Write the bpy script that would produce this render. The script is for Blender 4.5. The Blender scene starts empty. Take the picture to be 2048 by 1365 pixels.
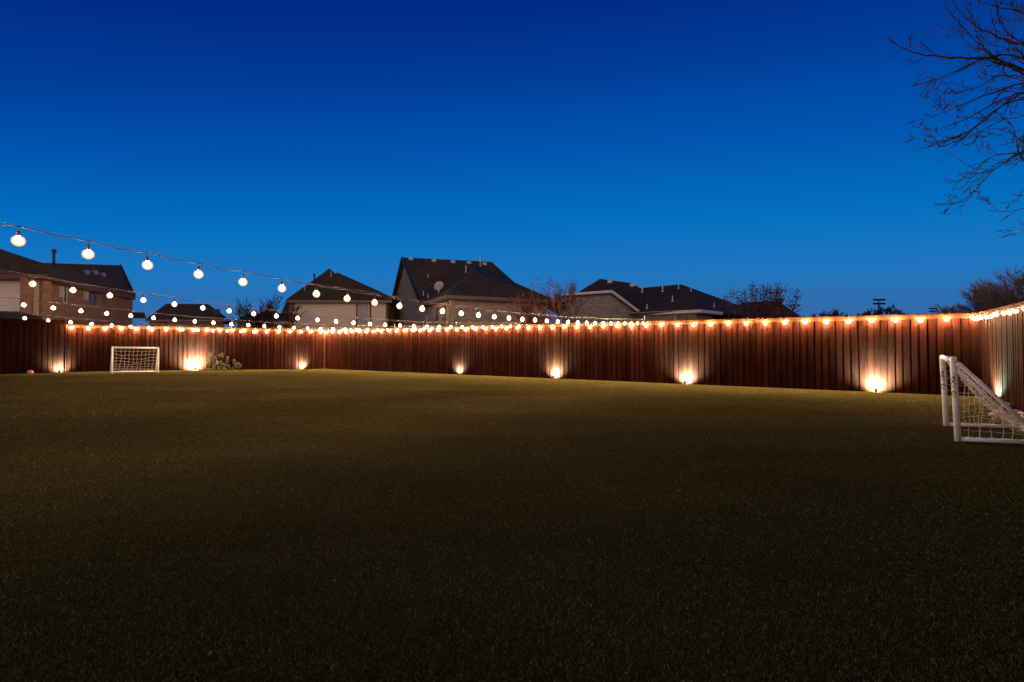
import bpy, bmesh, math, random
import numpy as np
from mathutils import Vector, Matrix, Euler

SC = bpy.context.scene
COL = SC.collection
R = math.radians
rng = random.Random(7)

# ------------------------------------------------------------------ camera
F = 1024.0                      # focal length in photo pixels (18 mm on a 36 mm frame)
CAMZ = 1.45
PITCH = R(1.2)
HORIZON = 689.0
PY0 = HORIZON - F * math.tan(PITCH)
cam_d = bpy.data.cameras.new('camera')
cam_d.lens = 18.0
cam_d.sensor_width = 36.0
cam_d.clip_start = 0.05
cam_d.clip_end = 3000
cam_d.shift_y = -(682.5 - PY0) / 2048.0
cam = bpy.data.objects.new('camera', cam_d)
cam.location = (0, 0, CAMZ)
cam.rotation_euler = (R(90) + PITCH, 0, 0)
COL.objects.link(cam)
SC.camera = cam

# ------------------------------------------------------------------ world: dusk sky
W = bpy.data.worlds.new('World')
SC.world = W
W.use_nodes = True
wt = W.node_tree
wt.nodes.clear()
SKY_STRENGTH = 1.0
FILL_GLOW = 1.6


def wn(t, **k):
    n = wt.nodes.new(t)
    for a, b in k.items():
        setattr(n, a, b)
    return n


def wl(a, b):
    wt.links.new(a, b)


def wmath(op, a, b=None, clamp=False):
    n = wn('ShaderNodeMath', operation=op, use_clamp=clamp)
    for i, v in enumerate((a, b)):
        if v is None:
            continue
        if isinstance(v, (int, float)):
            n.inputs[i].default_value = v
        else:
            wl(v, n.inputs[i])
    return n.outputs[0]


tc = wn('ShaderNodeTexCoord')
sep = wn('ShaderNodeSeparateXYZ')
wl(tc.outputs['Generated'], sep.inputs[0])
X_, Y_, Z_ = sep.outputs
elev = wmath('ARCSINE', Z_)
hyp = wmath('SQRT', wmath('ADD', wmath('MULTIPLY', X_, X_), wmath('MULTIPLY', Y_, Y_)))
hyp = wmath('MAXIMUM', hyp, 0.001)
az0 = R(10)
cosd = wmath('DIVIDE', wmath('ADD', wmath('MULTIPLY', X_, math.sin(az0)), wmath('MULTIPLY', Y_, math.cos(az0))), hyp)
off = wmath('MULTIPLY', wmath('SUBTRACT', 1.0, cosd), R(17))
# the shift only matters above the horizon glow
e2 = wmath('ADD', elev, wmath('MULTIPLY', off, wmath('MULTIPLY', elev, 3.0, clamp=True)))
fac = wmath('DIVIDE', e2, R(90), clamp=True)
ramp = wn('ShaderNodeValToRGB')
wl(fac, ramp.inputs[0])
stops = [(0, (.030, .120, .34)), (3.5, (.032, .150, .41)), (8, (.012, .182, .52)), (13, (.001, .163, .52)),
         (21, (0, .090, .43)), (28, (0, .046, .31)), (34, (0, .024, .235)), (60, (0, .012, .14)), (90, (0, .008, .09))]
cr = ramp.color_ramp
while len(cr.elements) < len(stops):
    cr.elements.new(0.5)
for e, (d, c) in zip(cr.elements, stops):
    e.position = d / 90.0
    e.color = (*c, 1)
# unseen warm sky glow added low behind the camera to light house fronts
back = wmath('MULTIPLY', wmath('POWER', wmath('MAXIMUM', wmath('MULTIPLY', cosd, -1.0), 0.0), 1.2), FILL_GLOW)
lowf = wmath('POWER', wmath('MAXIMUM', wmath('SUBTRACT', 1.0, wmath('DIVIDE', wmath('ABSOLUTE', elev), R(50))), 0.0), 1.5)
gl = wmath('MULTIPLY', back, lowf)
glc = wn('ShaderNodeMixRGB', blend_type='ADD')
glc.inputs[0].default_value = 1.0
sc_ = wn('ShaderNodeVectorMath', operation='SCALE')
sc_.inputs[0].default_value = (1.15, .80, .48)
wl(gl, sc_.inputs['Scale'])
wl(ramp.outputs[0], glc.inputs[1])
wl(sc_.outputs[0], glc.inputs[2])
bg = wn('ShaderNodeBackground')
bg.inputs[1].default_value = SKY_STRENGTH
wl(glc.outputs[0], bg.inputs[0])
wo = wn('ShaderNodeOutputWorld')
wl(bg.outputs[0], wo.inputs[0])

BULB = 2500.0
SPOT_W = 1400.0

SC.view_settings.view_transform = 'Standard'
SC.view_settings.look = 'None'
SC.view_settings.exposure = 0.0
SC.view_settings.gamma = 1.0
SC.render.engine = 'CYCLES'
SC.cycles.use_light_tree = True
SC.cycles.max_bounces = 5
SC.cycles.sample_clamp_indirect = 4.0
SC.cycles.caustics_reflective = False
SC.cycles.caustics_refractive = False


# ------------------------------------------------------------------ geometry helpers
def P(px, py, Y):
    """world point seen at photo pixel (px, py) at world depth Y"""
    a = (px - 1024.0) / F
    b = (PY0 - py) / F
    d = Vector((a, math.cos(PITCH) - b * math.sin(PITCH), math.sin(PITCH) + b * math.cos(PITCH)))
    s = Y / d.y
    return Vector((0, 0, CAMZ)) + d * s


def on_plane(px, py, pl):
    A, B, C = pl
    n = (B - A).cross(C - A)
    o = Vector((0, 0, CAMZ))
    d = P(px, py, 1.0) - o
    return o + d * ((A - o).dot(n) / d.dot(n))


def sst(a, b, x):
    t = max(0.0, min(1.0, (x - a) / (b - a)))
    return t * t * (3 - 2 * t)


def gz(x, y):
    a = -x - 0.365 * y
    z = 0.21 * sst(-1, 11, a) * sst(7, 18, y)
    return z


class MB:
    def __init__(s):
        s.v = []
        s.f = []
        s.mi = []
        s.tint = []
        s.cur = 0.5
        s.m = 0

    def face(s, pts, tint=None):
        i = len(s.v)
        s.v += [tuple(p) for p in pts]
        s.f.append(tuple(range(i, i + len(pts))))
        s.mi.append(s.m)
        s.tint.append(s.cur if tint is None else tint)

    def idx(s, faces):
        for f in faces:
            s.f.append(tuple(f))
            s.mi.append(s.m)
            s.tint.append(s.cur)

    def hexa(s, b, t):
        """b, t: four bottom and four top points"""
        i = len(s.v)
        s.v += [tuple(p) for p in b] + [tuple(p) for p in t]
        s.idx([(i, i + 3, i + 2, i + 1), (i + 4, i + 5, i + 6, i + 7)] +
              [(i + k, i + (k + 1) % 4, i + 4 + (k + 1) % 4, i + 4 + k) for k in range(4)])

    def box(s, c, size, rz=0.0):
        cx, cy, cz = c
        hx, hy, hz = size[0] / 2, size[1] / 2, size[2] / 2
        co, si = math.cos(rz), math.sin(rz)
        q = [(-hx, -hy), (hx, -hy), (hx, hy), (-hx, hy)]
        q = [(cx + co * a - si * b, cy + si * a + co * b) for a, b in q]
        s.hexa([(a, b, cz - hz) for a, b in q], [(a, b, cz + hz) for a, b in q])

    def wall(s, A, B, z0, z1, th, side=1):
        """upright slab from A to B; thickness goes to the left (side=1) of A->B"""
        A = Vector((A[0], A[1]))
        B = Vector((B[0], B[1]))
        d = (B - A).normalized()
        n = Vector((-d.y, d.x)) * th * side
        q = [A, B, B + n, A + n]
        if side < 0:
            q = [B, A, A + n, B + n]
        s.hexa([(p.x, p.y, z0) for p in q], [(p.x, p.y, z1) for p in q])

    def tube(s, pts, rad, n=6, caps=True):
        pts = [Vector(p) for p in pts]
        if not hasattr(rad, '__len__'):
            rad = [rad] * len(pts)
        base = len(s.v)
        prev = None
        for k, p in enumerate(pts):
            if k == 0:
                d = pts[1] - pts[0]
            elif k == len(pts) - 1:
                d = pts[-1] - pts[-2]
            else:
                d = (pts[k + 1] - pts[k]).normalized() + (pts[k] - pts[k - 1]).normalized()
            if d.length < 1e-9:
                d = Vector((0, 0, 1))
            d.normalize()
            if prev is None:
                u = d.orthogonal().normalized()
            else:
                u = prev - d * prev.dot(d)
                u = u.normalized() if u.length > 1e-6 else d.orthogonal().normalized()
            prev = u
            w = d.cross(u)
            for j in range(n):
                a = 2 * math.pi * j / n
                s.v.append(tuple(p + (u * math.cos(a) + w * math.sin(a)) * rad[k]))
        for k in range(len(pts) - 1):
            for j in range(n):
                a = base + k * n + j
                b = base + k * n + (j + 1) % n
                s.idx([(a, b, b + n, a + n)])
        if caps:
            s.idx([tuple(base + j for j in reversed(range(n))),
                   tuple(base + (len(pts) - 1) * n + j for j in range(n))])

    def blob(s, c, r, seg=10, rings=7, jit=0.0, rot=None, rg=None):
        base = len(s.v)
        c = Vector(c)
        vs = [Vector((0, 0, -1))]
        for i in range(1, rings):
            a = -math.pi / 2 + math.pi * i / rings
            for j in range(seg):
                b = 2 * math.pi * j / seg
                vs.append(Vector((math.cos(a) * math.cos(b), math.cos(a) * math.sin(b), math.sin(a))))
        vs.append(Vector((0, 0, 1)))
        for v in vs:
            k = 1 + (jit * (rg or rng).uniform(-1, 1) if jit else 0)
            q = Vector((v.x * r[0], v.y * r[1], v.z * r[2])) * k
            if rot is not None:
                q = rot @ q
            s.v.append(tuple(c + q))
        for j in range(seg):
            s.idx([(base, base + 1 + (j + 1) % seg, base + 1 + j)])
        for i in range(rings - 2):
            for j in range(seg):
                a = base + 1 + i * seg + j
                b = base + 1 + i * seg + (j + 1) % seg
                s.idx([(a, b, b + seg, a + seg)])
        top = base + len(vs) - 1
        st = base + 1 + (rings - 2) * seg
        for j in range(seg):
            s.idx([(top, st + j, st + (j + 1) % seg)])

    def lathe(s, c, prof, n=12):
        """prof: (radius, z) list; closed where radius is 0"""
        base = len(s.v)
        c = Vector(c)
        for r, z in prof:
            for j in range(n):
                a = 2 * math.pi * j / n
                s.v.append((c.x + r * math.cos(a), c.y + r * math.sin(a), c.z + z))
        for k in range(len(prof) - 1):
            for j in range(n):
                a = base + k * n + j
                b = base + k * n + (j + 1) % n
                s.idx([(a, b, b + n, a + n)])
        s.idx([tuple(base + j for j in reversed(range(n))),
               tuple(base + (len(prof) - 1) * n + j for j in range(n))])

    def build(s, name, mats, parent=None, smooth=False, uv=False, origin=None, solid=0.0, bevel=0.0):
        if origin is None:
            origin = Vector(parent['_o']) if parent is not None else Vector((0, 0, 0))
        me = bpy.data.meshes.new(name)
        o3 = Vector(origin)
        me.from_pydata([(p[0] - o3.x, p[1] - o3.y, p[2] - o3.z) for p in s.v], [], s.f)
        if not isinstance(mats, (list, tuple)):
            mats = [mats]
        for m in mats:
            me.materials.append(m)
        me.polygons.foreach_set('material_index', s.mi)
        at = me.attributes.new('tint', 'FLOAT', 'FACE')
        at.data.foreach_set('value', s.tint)
        if smooth:
            me.polygons.foreach_set('use_smooth', [True] * len(s.f))
        me.update()
        if uv:
            ul = me.uv_layers.new(name='UVMap')
            for p in me.polygons:
                n = p.normal
                if abs(n.z) > 0.98:
                    h = Vector((1, 0, 0))
                    g = Vector((0, 1, 0))
                else:
                    h = Vector((-n.y, n.x, 0)).normalized()
                    g = n.cross(h)
                    if g.z < 0:
                        g = -g
                for li in p.loop_indices:
                    co = Vector(s.v[me.loops[li].vertex_index])
                    ul.data[li].uv = (co.dot(h), co.dot(g))
        ob = bpy.data.objects.new(name, me)
        COL.objects.link(ob)
        if parent is not None:
            ob.parent = parent
            ob['_o'] = tuple(o3)
        else:
            ob.location = o3
            ob['_o'] = tuple(o3)
        if solid:
            md = ob.modifiers.new('solid', 'SOLIDIFY')
            md.thickness = solid
            md.offset = -1
        if bevel:
            md = ob.modifiers.new('bevel', 'BEVEL')
            md.width = bevel
            md.segments = 2
        return ob


def thing(name, label, cat, loc, group=None):
    o = bpy.data.objects.new(name, None)
    COL.objects.link(o)
    o.location = loc
    o.empty_display_size = 0.3
    o['_o'] = tuple(Vector(loc))
    o['label'] = label
    o['category'] = cat
    if group:
        o['group'] = group
    return o


def tag(o, label, cat, group=None, kind=None):
    if label:
        o['label'] = label
    if cat:
        o['category'] = cat
    if group:
        o['group'] = group
    if kind:
        o['kind'] = kind
    return o


# ------------------------------------------------------------------ materials
class NT:
    def __init__(s, name):
        s.mat = bpy.data.materials.new(name)
        s.mat.use_nodes = True
        s.t = s.mat.node_tree
        s.t.nodes.clear()
        s.out = s.t.nodes.new('ShaderNodeOutputMaterial')
        s.b = s.t.nodes.new('ShaderNodeBsdfPrincipled')
        s.l(s.b.outputs[0], s.out.inputs[0])

    def l(s, a, b):
        s.t.links.new(a, b)

    def n(s, t, **k):
        x = s.t.nodes.new(t)
        for a, b in k.items():
            if a == 'inp':
                for i, v in b.items():
                    if hasattr(v, 'links'):
                        s.l(v, x.inputs[i])
                    else:
                        x.inputs[i].default_value = v
            else:
                setattr(x, a, b)
        return x

    def math(s, op, a, b=0.0, clamp=False):
        return s.n('ShaderNodeMath', operation=op, use_clamp=clamp, inp={0: a, 1: b}).outputs[0]

    def noise(s, vec, scale, detail=4, rough=.6):
        return s.n('ShaderNodeTexNoise', inp={'Vector': vec, 'Scale': scale, 'Detail': detail, 'Roughness': rough}).outputs[0]

    def map(s, vec, scale):
        return s.n('ShaderNodeMapping', inp={'Vector': vec, 'Scale': scale}).outputs[0]

    def ramp(s, f, stops):
        r = s.n('ShaderNodeValToRGB')
        s.l(f, r.inputs[0])
        while len(r.color_ramp.elements) < len(stops):
            r.color_ramp.elements.new(.5)
        for e, (p, c) in zip(r.color_ramp.elements, stops):
            e.position = p
            e.color = (*c, 1) if len(c) == 3 else c
        return r.outputs[0]

    def mix(s, f, a, b, mode='MIX'):
        return s.n('ShaderNodeMixRGB', blend_type=mode, inp={0: f, 1: a, 2: b}).outputs[0]

    def bump(s, h, strength=.3, dist=.01):
        b = s.n('ShaderNodeBump', inp={'Height': h, 'Strength': strength, 'Distance': dist})
        s.l(b.outputs[0], s.b.inputs['Normal'])
        return b

    def base(s, c, rough=.7, spec=.3, metal=0.0):
        if hasattr(c, 'links'):
            s.l(c, s.b.inputs['Base Color'])
        else:
            s.b.inputs['Base Color'].default_value = (*c[:3], 1)
        s.b.inputs['Roughness'].default_value = rough
        s.b.inputs['Specular IOR Level'].default_value = spec
        s.b.inputs['Metallic'].default_value = metal
        return s.mat


def obj_coord(N):
    return N.n('ShaderNodeTexCoord').outputs['Object']


def simple(name, col, rough=.6, spec=.3, metal=0.0, var=.25, scale=6.0, bump=0.0):
    N = NT(name)
    c = obj_coord(N)
    f = N.noise(c, scale, 5)
    lo = tuple(x * (1 - var) for x in col)
    hi = tuple(min(1, x * (1 + var)) for x in col)
    cc = N.ramp(f, [(.3, lo), (.7, hi)])
    if bump:
        N.bump(N.noise(c, scale * 6, 3), bump, .01)
    return N.base(cc, rough, spec, metal)


def make_wood(name, col, dark, tintvar=.5):
    N = NT(name)
    c = obj_coord(N)
    ti = N.n('ShaderNodeAttribute', attribute_name='tint').outputs['Fac']
    shift = N.n('ShaderNodeVectorMath', operation='SCALE', inp={0: (13.1, 7.3, 3.7)})
    N.l(ti, shift.inputs['Scale'])
    cc = N.n('ShaderNodeVectorMath', operation='ADD', inp={0: c, 1: shift.outputs[0]}).outputs[0]
    g = N.noise(N.map(cc, (30, 30, 1.6)), 1.0, 6, .65)       # grain running up the board
    st = N.noise(N.map(cc, (3, 3, .8)), 1.0, 4, .6)          # weather stains
    kn = N.n('ShaderNodeTexVoronoi', inp={'Vector': N.map(cc, (7, 7, 2.4)), 'Scale': 1.0, 'Randomness': 1.0}).outputs['Distance']
    knf = N.ramp(kn, [(.05, (0, 0, 0)), (.16, (1, 1, 1))])
    b = N.mix(N.ramp(g, [(.3, (0, 0, 0)), (.72, (1, 1, 1))]), dark, col)
    b = N.mix(N.math('MULTIPLY', N.ramp(st, [(.42, (0, 0, 0)), (.62, (1, 1, 1))]), .55), b, tuple(x * .5 for x in dark[:3]) + (1,))
    k2 = N.ramp(ti, [(0, (1 - tintvar,) * 3), (1, (1 + tintvar * .6,) * 3)])
    b = N.mix(1.0, b, k2, 'MULTIPLY')
    b = N.mix(N.math('SUBTRACT', 1.0, knf), b, tuple(x * .3 for x in dark[:3]) + (1,))
    N.bump(g, .35, .006)
    return N.base(b, .85, .02)


WOOD = make_wood('stained_cedar', (.032, .0078, .0044, 1), (.014, .0034, .0019, 1))
WOOD_TRIM = make_wood('lit_cedar_trim', (.085, .034, .016, 1), (.050, .019, .010, 1), .2)  # paler and yellower than the boards: bulb glow put into the trim colour
WOOD_UNLIT = make_wood('unlit_cedar', (.026, .007, .004, 1), (.012, .0034, .002, 1), .35)  # darker copy of the fence stain; the missing light is put into the colour

WOOD_POST = make_wood('post_cedar', (.085, .032, .018, 1), (.05, .018, .010, 1), .2)
WOOD_BACK = make_wood('shaded_back_boards', (.018, .006, .004, 1), (.010, .003, .002, 1), .3)


def make_brick(name, c1, c2, mortar, scale=1.0):
    N = NT(name)
    uv = N.n('ShaderNodeUVMap').outputs[0]
    br = N.n('ShaderNodeTexBrick', inp={'Vector': uv, 'Color1': (*c1, 1), 'Color2': (*c2, 1), 'Mortar': (*mortar, 1),
                                        'Scale': 1.0, 'Mortar Size': .012, 'Mortar Smooth': .1, 'Bias': -.1,
                                        'Brick Width': .24 * scale, 'Row Height': .085 * scale})
    f = N.noise(uv, 3.0, 5)
    c = N.mix(.45, br.outputs[0], N.ramp(f, [(.3, (.3, .3, .3)), (.7, (1, 1, 1))]), 'MULTIPLY')
    N.bump(br.outputs['Fac'], -.3, .01)
    return N.base(c, .85, .2)


BRICK_TAN = make_brick('tan_brick', (.44, .30, .22), (.20, .13, .10), (.48, .40, .33))
BRICK_RED = make_brick('red_brick', (.36, .155, .085), (.20, .085, .055), (.38, .27, .20))
BRICK_GREY = make_brick('grey_brick', (.30, .25, .23), (.13, .105, .10), (.38, .33, .30))


def make_shingle(name, a, b):
    N = NT(name)
    uv = N.n('ShaderNodeUVMap').outputs[0]
    br = N.n('ShaderNodeTexBrick', inp={'Vector': uv, 'Color1': (*a, 1), 'Color2': (*b, 1), 'Mortar': tuple(x * .45 for x in a) + (1,),
                                        'Scale': 1.0, 'Mortar Size': .012, 'Bias': 0, 'Brick Width': .33, 'Row Height': .15})
    f = N.noise(uv, 5.0, 6, .7)
    f2 = N.noise(uv, .5, 3)
    c = N.mix(.6, br.outputs[0], N.ramp(f, [(.3, (.35, .35, .35)), (.7, (1.3, 1.3, 1.3))]), 'MULTIPLY')
    c = N.mix(.5, c, N.ramp(f2, [(.3, (.6, .6, .6)), (.7, (1.2, 1.2, 1.2))]), 'MULTIPLY')
    N.bump(f, .4, .02)
    return N.base(c, .9, .15)


SHINGLE = make_shingle('brown_shingle', (.120, .092, .056), (.062, .050, .034))
SHINGLE_GREY = make_shingle('charcoal_shingle', (.085, .068, .046), (.048, .041, .030))


def make_siding():
    N = NT('painted_siding')
    uv = N.n('ShaderNodeUVMap').outputs[0]
    s = N.n('ShaderNodeSeparateXYZ', inp={0: uv}).outputs[1]
    fr = N.math('FRACT', N.math('DIVIDE', s, .19))
    f = N.noise(N.map(uv, (1, 6, 1)), 1.5, 4)
    c = N.mix(N.ramp(fr, [(.0, (1, 1, 1)), (.07, (0, 0, 0))]), (.86, .72, .58, 1), (.42, .32, .24, 1))
    c = N.mix(.3, c, N.ramp(f, [(.3, (.6, .6, .6)), (.7, (1, 1, 1))]), 'MULTIPLY')
    N.bump(fr, .6, .02)
    return N.base(c, .6, .3)


SIDING = make_siding()
TRIM_BR = simple('brown_trim', (.13, .06, .045), .6)
TRIM_WH = simple('pale_trim', (.55, .49, .45), .5, var=.1)
GUTTER = simple('brown_gutter', (.16, .10, .08), .4, .5)
METAL_GREY = simple('galvanised_metal', (.42, .41, .42), .4, .5, .7, .15)
PIPE_BLACK = simple('black_pipe', (.015, .014, .015), .5)
PLASTIC_GREY = simple('grey_plastic', (.36, .33, .34), .45, .4, var=.08)
N = NT('window_glass')
GLASS = N.base(N.ramp(N.noise(obj_coord(N), 1.2, 2), [(.3, (.05, .045, .045)), (.7, (.09, .08, .08))]), .08, .8)
BLIND = simple('window_blind', (.45, .38, .33), .5, var=.1, scale=3)
N = NT('white_pvc')
_c = obj_coord(N)
_s = N.noise(_c, 3.5, 6, .7)
_s2 = N.noise(_c, 45, 3, .7)
_b = N.ramp(_s, [(.32, (.68, .64, .60)), (.55, (.86, .84, .81))])
_b = N.mix(N.math('MULTIPLY', N.ramp(_s2, [(.60, (0, 0, 0)), (.72, (1, 1, 1))]), .5), _b, (.35, .31, .29, 1))
PVC = N.base(_b, .42, .45)
NET = simple('net_twine', (.72, .68, .64), .8, .1, var=.15, scale=20)
INK = simple('black_lettering', (.012, .012, .012), .5)
CABLE = simple('black_cable', (.035, .024, .018), .5, .4)
STEEL = simple('steel_guy_wire', (.30, .27, .25), .35, .6, .8)
SOCKET = simple('lamp_socket', (.03, .025, .022), .5, .4)
BARK = simple('bark', (.10, .062, .048), .9, .1, var=.45, scale=9, bump=.5)
BARK_DARK = simple('dark_bark', (.062, .036, .028), .9, .1, var=.4, scale=9)
BARK_TAN = simple('pale_twigs', (.24, .155, .12), .9, .1, var=.3, scale=9)  # lighter bark colour makes up for the dim sky light on these trees
BARK_BLACK = simple('near_black_bark', (.030, .017, .013), .9, .1, var=.4, scale=9)
BARK_RED = simple('smooth_red_bark', (.26, .12, .08), .8, .15, var=.35, scale=9)
LEAF_DRY = simple('dry_red_leaf', (.11, .038, .036), .8, .1, var=.5, scale=4)
LEAF_DEAD = simple('dead_leaf', (.20, .12, .08), .8, .1)
CACTUS = simple('cactus_skin', (.065, .060, .034), .6, .3, var=.25, scale=14, bump=.3)
ROCK = simple('rock', (.30, .20, .16), .9, .1, var=.45, scale=10, bump=.6)
ROCK_WH = simple('pale_rock', (.62, .52, .44), .9, .1, var=.2, scale=10, bump=.4)
ROCK_PINK = simple('pink_rock', (.52, .22, .20), .8, .2, var=.2, scale=10)
BLACK = simple('black_powder_coat', (.02, .018, .017), .5, .4)
SPOTLENS = NT('spot_lens')
SPOTLENS.base((1, 1, 1), .3)
SPOTLENS.b.inputs['Emission Color'].default_value = (1, .86, .62, 1)
SPOTLENS.b.inputs['Emission Strength'].default_value = 25
SPOTLENS = SPOTLENS.mat


def glow_core(name, k, col=(1.0, .61, .33, 1)):
    N = NT(name)
    N.base((.9, .8, .6), .3)
    N.b.inputs['Emission Color'].default_value = col
    N.b.inputs['Emission Strength'].default_value = k
    return N.mat


GLOWM = glow_core('hot_lamp_core', BULB)
GLOWF = glow_core('hot_fence_lamp_core', BULB * 7.5, (1.0, .66, .30, 1))
GLOBE = bpy.data.materials.new('amber_halo_globe')  # see-through shell whose amber emission imitates a halo round each bulb
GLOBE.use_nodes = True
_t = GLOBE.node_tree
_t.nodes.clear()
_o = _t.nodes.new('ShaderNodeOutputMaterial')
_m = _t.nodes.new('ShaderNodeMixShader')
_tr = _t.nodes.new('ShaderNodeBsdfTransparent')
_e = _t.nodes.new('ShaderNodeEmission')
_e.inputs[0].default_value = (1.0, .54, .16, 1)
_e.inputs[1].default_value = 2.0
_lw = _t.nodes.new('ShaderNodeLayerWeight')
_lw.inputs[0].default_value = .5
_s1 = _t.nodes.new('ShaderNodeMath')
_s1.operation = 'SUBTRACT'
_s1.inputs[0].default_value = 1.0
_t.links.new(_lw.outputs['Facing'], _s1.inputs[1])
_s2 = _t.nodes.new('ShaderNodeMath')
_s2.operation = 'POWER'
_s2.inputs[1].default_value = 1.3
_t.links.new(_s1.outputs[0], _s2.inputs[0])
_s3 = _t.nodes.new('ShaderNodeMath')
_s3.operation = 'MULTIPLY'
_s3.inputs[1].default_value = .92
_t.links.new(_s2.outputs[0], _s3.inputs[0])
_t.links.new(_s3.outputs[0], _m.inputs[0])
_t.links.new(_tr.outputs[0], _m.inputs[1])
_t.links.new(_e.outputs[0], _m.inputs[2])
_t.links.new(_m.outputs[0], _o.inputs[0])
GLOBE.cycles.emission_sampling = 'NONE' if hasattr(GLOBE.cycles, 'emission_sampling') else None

# ------------------------------------------------------------------ yard outline
C1 = Vector((-11.07, 30.3))
C2 = Vector((13.03, 14.2))
dL = Vector((-0.745, -0.667)).normalized()
dR = Vector((-0.664, -1.0)).normalized()
dB = (C2 - C1).normalized()
nB = Vector((dB.y, -dB.x))            # toward the camera
if nB.y > 0:
    nB = -nB
nL = Vector((-dL.y, dL.x))
if nL.x < 0:
    nL = -nL
nR = Vector((-dR.y, dR.x))
if nR.x > 0:
    nR = -nR


def hit(A, d, px):
    """distance along A + d t at which the line is seen in photo column px"""
    k = (px - 1024.0) / F
    return (k * A.y - A.x) / (d.x - k * d.y)


def turf_material():
    N = NT('artificial_turf')
    c = obj_coord(N)
    f1 = N.noise(c, 90, 4, .75)
    f2 = N.noise(N.map(c, (.7, 1.6, 1)), .35, 4, .6)
    f3 = N.noise(c, 260, 2, .7)
    b = N.mix(N.ramp(f1, [(.35, (0, 0, 0)), (.68, (1, 1, 1))]), (.014, .018, .003, 1), (.120, .090, .038, 1))
    b = N.mix(.55, b, N.ramp(f2, [(.32, (.55, .55, .55)), (.68, (1.25, 1.25, 1.25))]), 'MULTIPLY')
    b = N.mix(.4, b, N.ramp(f3, [(.3, (.5, .5, .5)), (.7, (1.4, 1.4, 1.4))]), 'MULTIPLY')
    N.bump(N.math('ADD', f1, f3), .9, .012)
    return N.base(b, .95, .0)


TURF = turf_material()
# far ground sheet
g = MB()
S = 1500
g.face([(-S, -200, -.06), (S, -200, -.06), (S, 2 * S, -.06), (-S, 2 * S, -.06)])
ground = g.build('ground', simple('bare_ground', (.05, .04, .03), .95, .05, scale=.2))
tag(ground, None, None, kind='structure')
# turf sheet inside the fences
q0 = C1 + Vector((-.0, .0))
NU, NV = 96, 96
t = MB()
FL = C1 + dL * 34
FR = C2 + dR * 22
for j in range(NV + 1):
    w = j / NV
    L0 = C1.lerp(FL, w)
    R0 = C2.lerp(FR, w)
    for i in range(NU + 1):
        p = L0.lerp(R0, i / NU)
        t.v.append((p.x, p.y, gz(p.x, p.y)))
for j in range(NV):
    for i in range(NU):
        a = j * (NU + 1) + i
        t.idx([(a, a + NU + 1, a + NU + 2, a + 1)])
turf = t.build('turf', TURF, smooth=True)
tag(turf, None, None, kind='structure')


# short curly blades on the nearer turf, one object
def turf_blades():
    r = np.random.default_rng(3)
    V = []
    if True:
        wfun = 1.18
        g_ = np.linspace(1.7, 21.5, 4000)
        rho = 21000 * (2 / g_) ** 2.4 * 2 * wfun * g_ * np.clip((21.5 - g_) / 6, 0, 1)
        cdf = np.concatenate([[0], np.cumsum((rho[1:] + rho[:-1]) / 2 * np.diff(g_))])
        n = int(cdf[-1])
        y = np.interp(r.uniform(0, cdf[-1], n), cdf, g_)
        x = r.uniform(-1, 1, n) * y * wfun
        # tufts: pull blades a little toward clump centres
        cell = 0.022
        x = x + .35 * (np.round(x / cell) * cell - x)
        y = y + .35 * (np.round(y / cell) * cell - y)
        keep = (y < 21.8 - .668 * x) & (x < 13.03 - .664 * (14.2 - y) - .5)
        x = x[keep]
        y = y[keep]
        n = len(x)
        h = r.uniform(.009, .021, n)
        big = np.clip((y / 4.2) ** .8, .7, 2.4)
        wd = r.uniform(.0018, .0034, n) * big
        a = r.uniform(0, 2 * np.pi, n)
        lean = r.uniform(.3, 1.5, n) * h
        la = r.uniform(0, 2 * np.pi, n)
        z = 0.21 * 0 * x
        A = -x - .365 * y
        tt = np.clip((A + 1) / 12, 0, 1)
        t2 = np.clip((y - 7) / 11, 0, 1)
        z = .21 * (tt * tt * (3 - 2 * tt)) * (t2 * t2 * (3 - 2 * t2))
        p0 = np.stack([x - np.cos(a) * wd, y - np.sin(a) * wd, z - .002], 1)
        p1 = np.stack([x + np.cos(a) * wd, y + np.sin(a) * wd, z - .002], 1)
        p2 = np.stack([x + np.cos(la) * lean, y + np.sin(la) * lean, z + h], 1)
        V.append(np.stack([p0, p1, p2], 1).reshape(-1, 3))
    V = np.concatenate(V).astype(np.float32)
    nt = len(V) // 3
    me = bpy.data.meshes.new('turf_blades')
    me.vertices.add(len(V))
    me.vertices.foreach_set('co', V.ravel())
    me.loops.add(len(V))
    me.loops.foreach_set('vertex_index', np.arange(len(V), dtype=np.int32))
    me.polygons.add(nt)
    me.polygons.foreach_set('loop_start', np.arange(0, len(V), 3, dtype=np.int32))
    me.update()
    at = me.attributes.new('tint', 'FLOAT', 'FACE')
    at.data.foreach_set('value', r.uniform(0, 1, nt).astype(np.float32))
    N = NT('turf_blade')
    ti = N.n('ShaderNodeAttribute', attribute_name='tint').outputs['Fac']
    c = N.ramp(ti, [(0, (.004, .012, .001)), (.45, (.033, .064, .005)), (.84, (.150, .175, .028)), (1, (.36, .30, .10))])
    f2 = N.noise(N.map(obj_coord(N), (.7, 1.6, 1)), .35, 4, .6)
    c = N.mix(.55, c, N.ramp(f2, [(.32, (.55, .55, .55)), (.68, (1.25, 1.25, 1.25))]), 'MULTIPLY')
    f1 = N.noise(obj_coord(N), 38, 3, .7)
    c = N.mix(.75, c, N.ramp(f1, [(.36, (.25, .25, .25)), (.62, (1.3, 1.3, 1.3))]), 'MULTIPLY')
    m = N.base(c, .8, .06)
    me.materials.append(m)
    o = bpy.data.objects.new('turf_blades', me)
    COL.objects.link(o)
    tag(o, 'short olive green blades of artificial turf across the foreground', 'turf blades', kind='stuff')


turf_blades()


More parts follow.
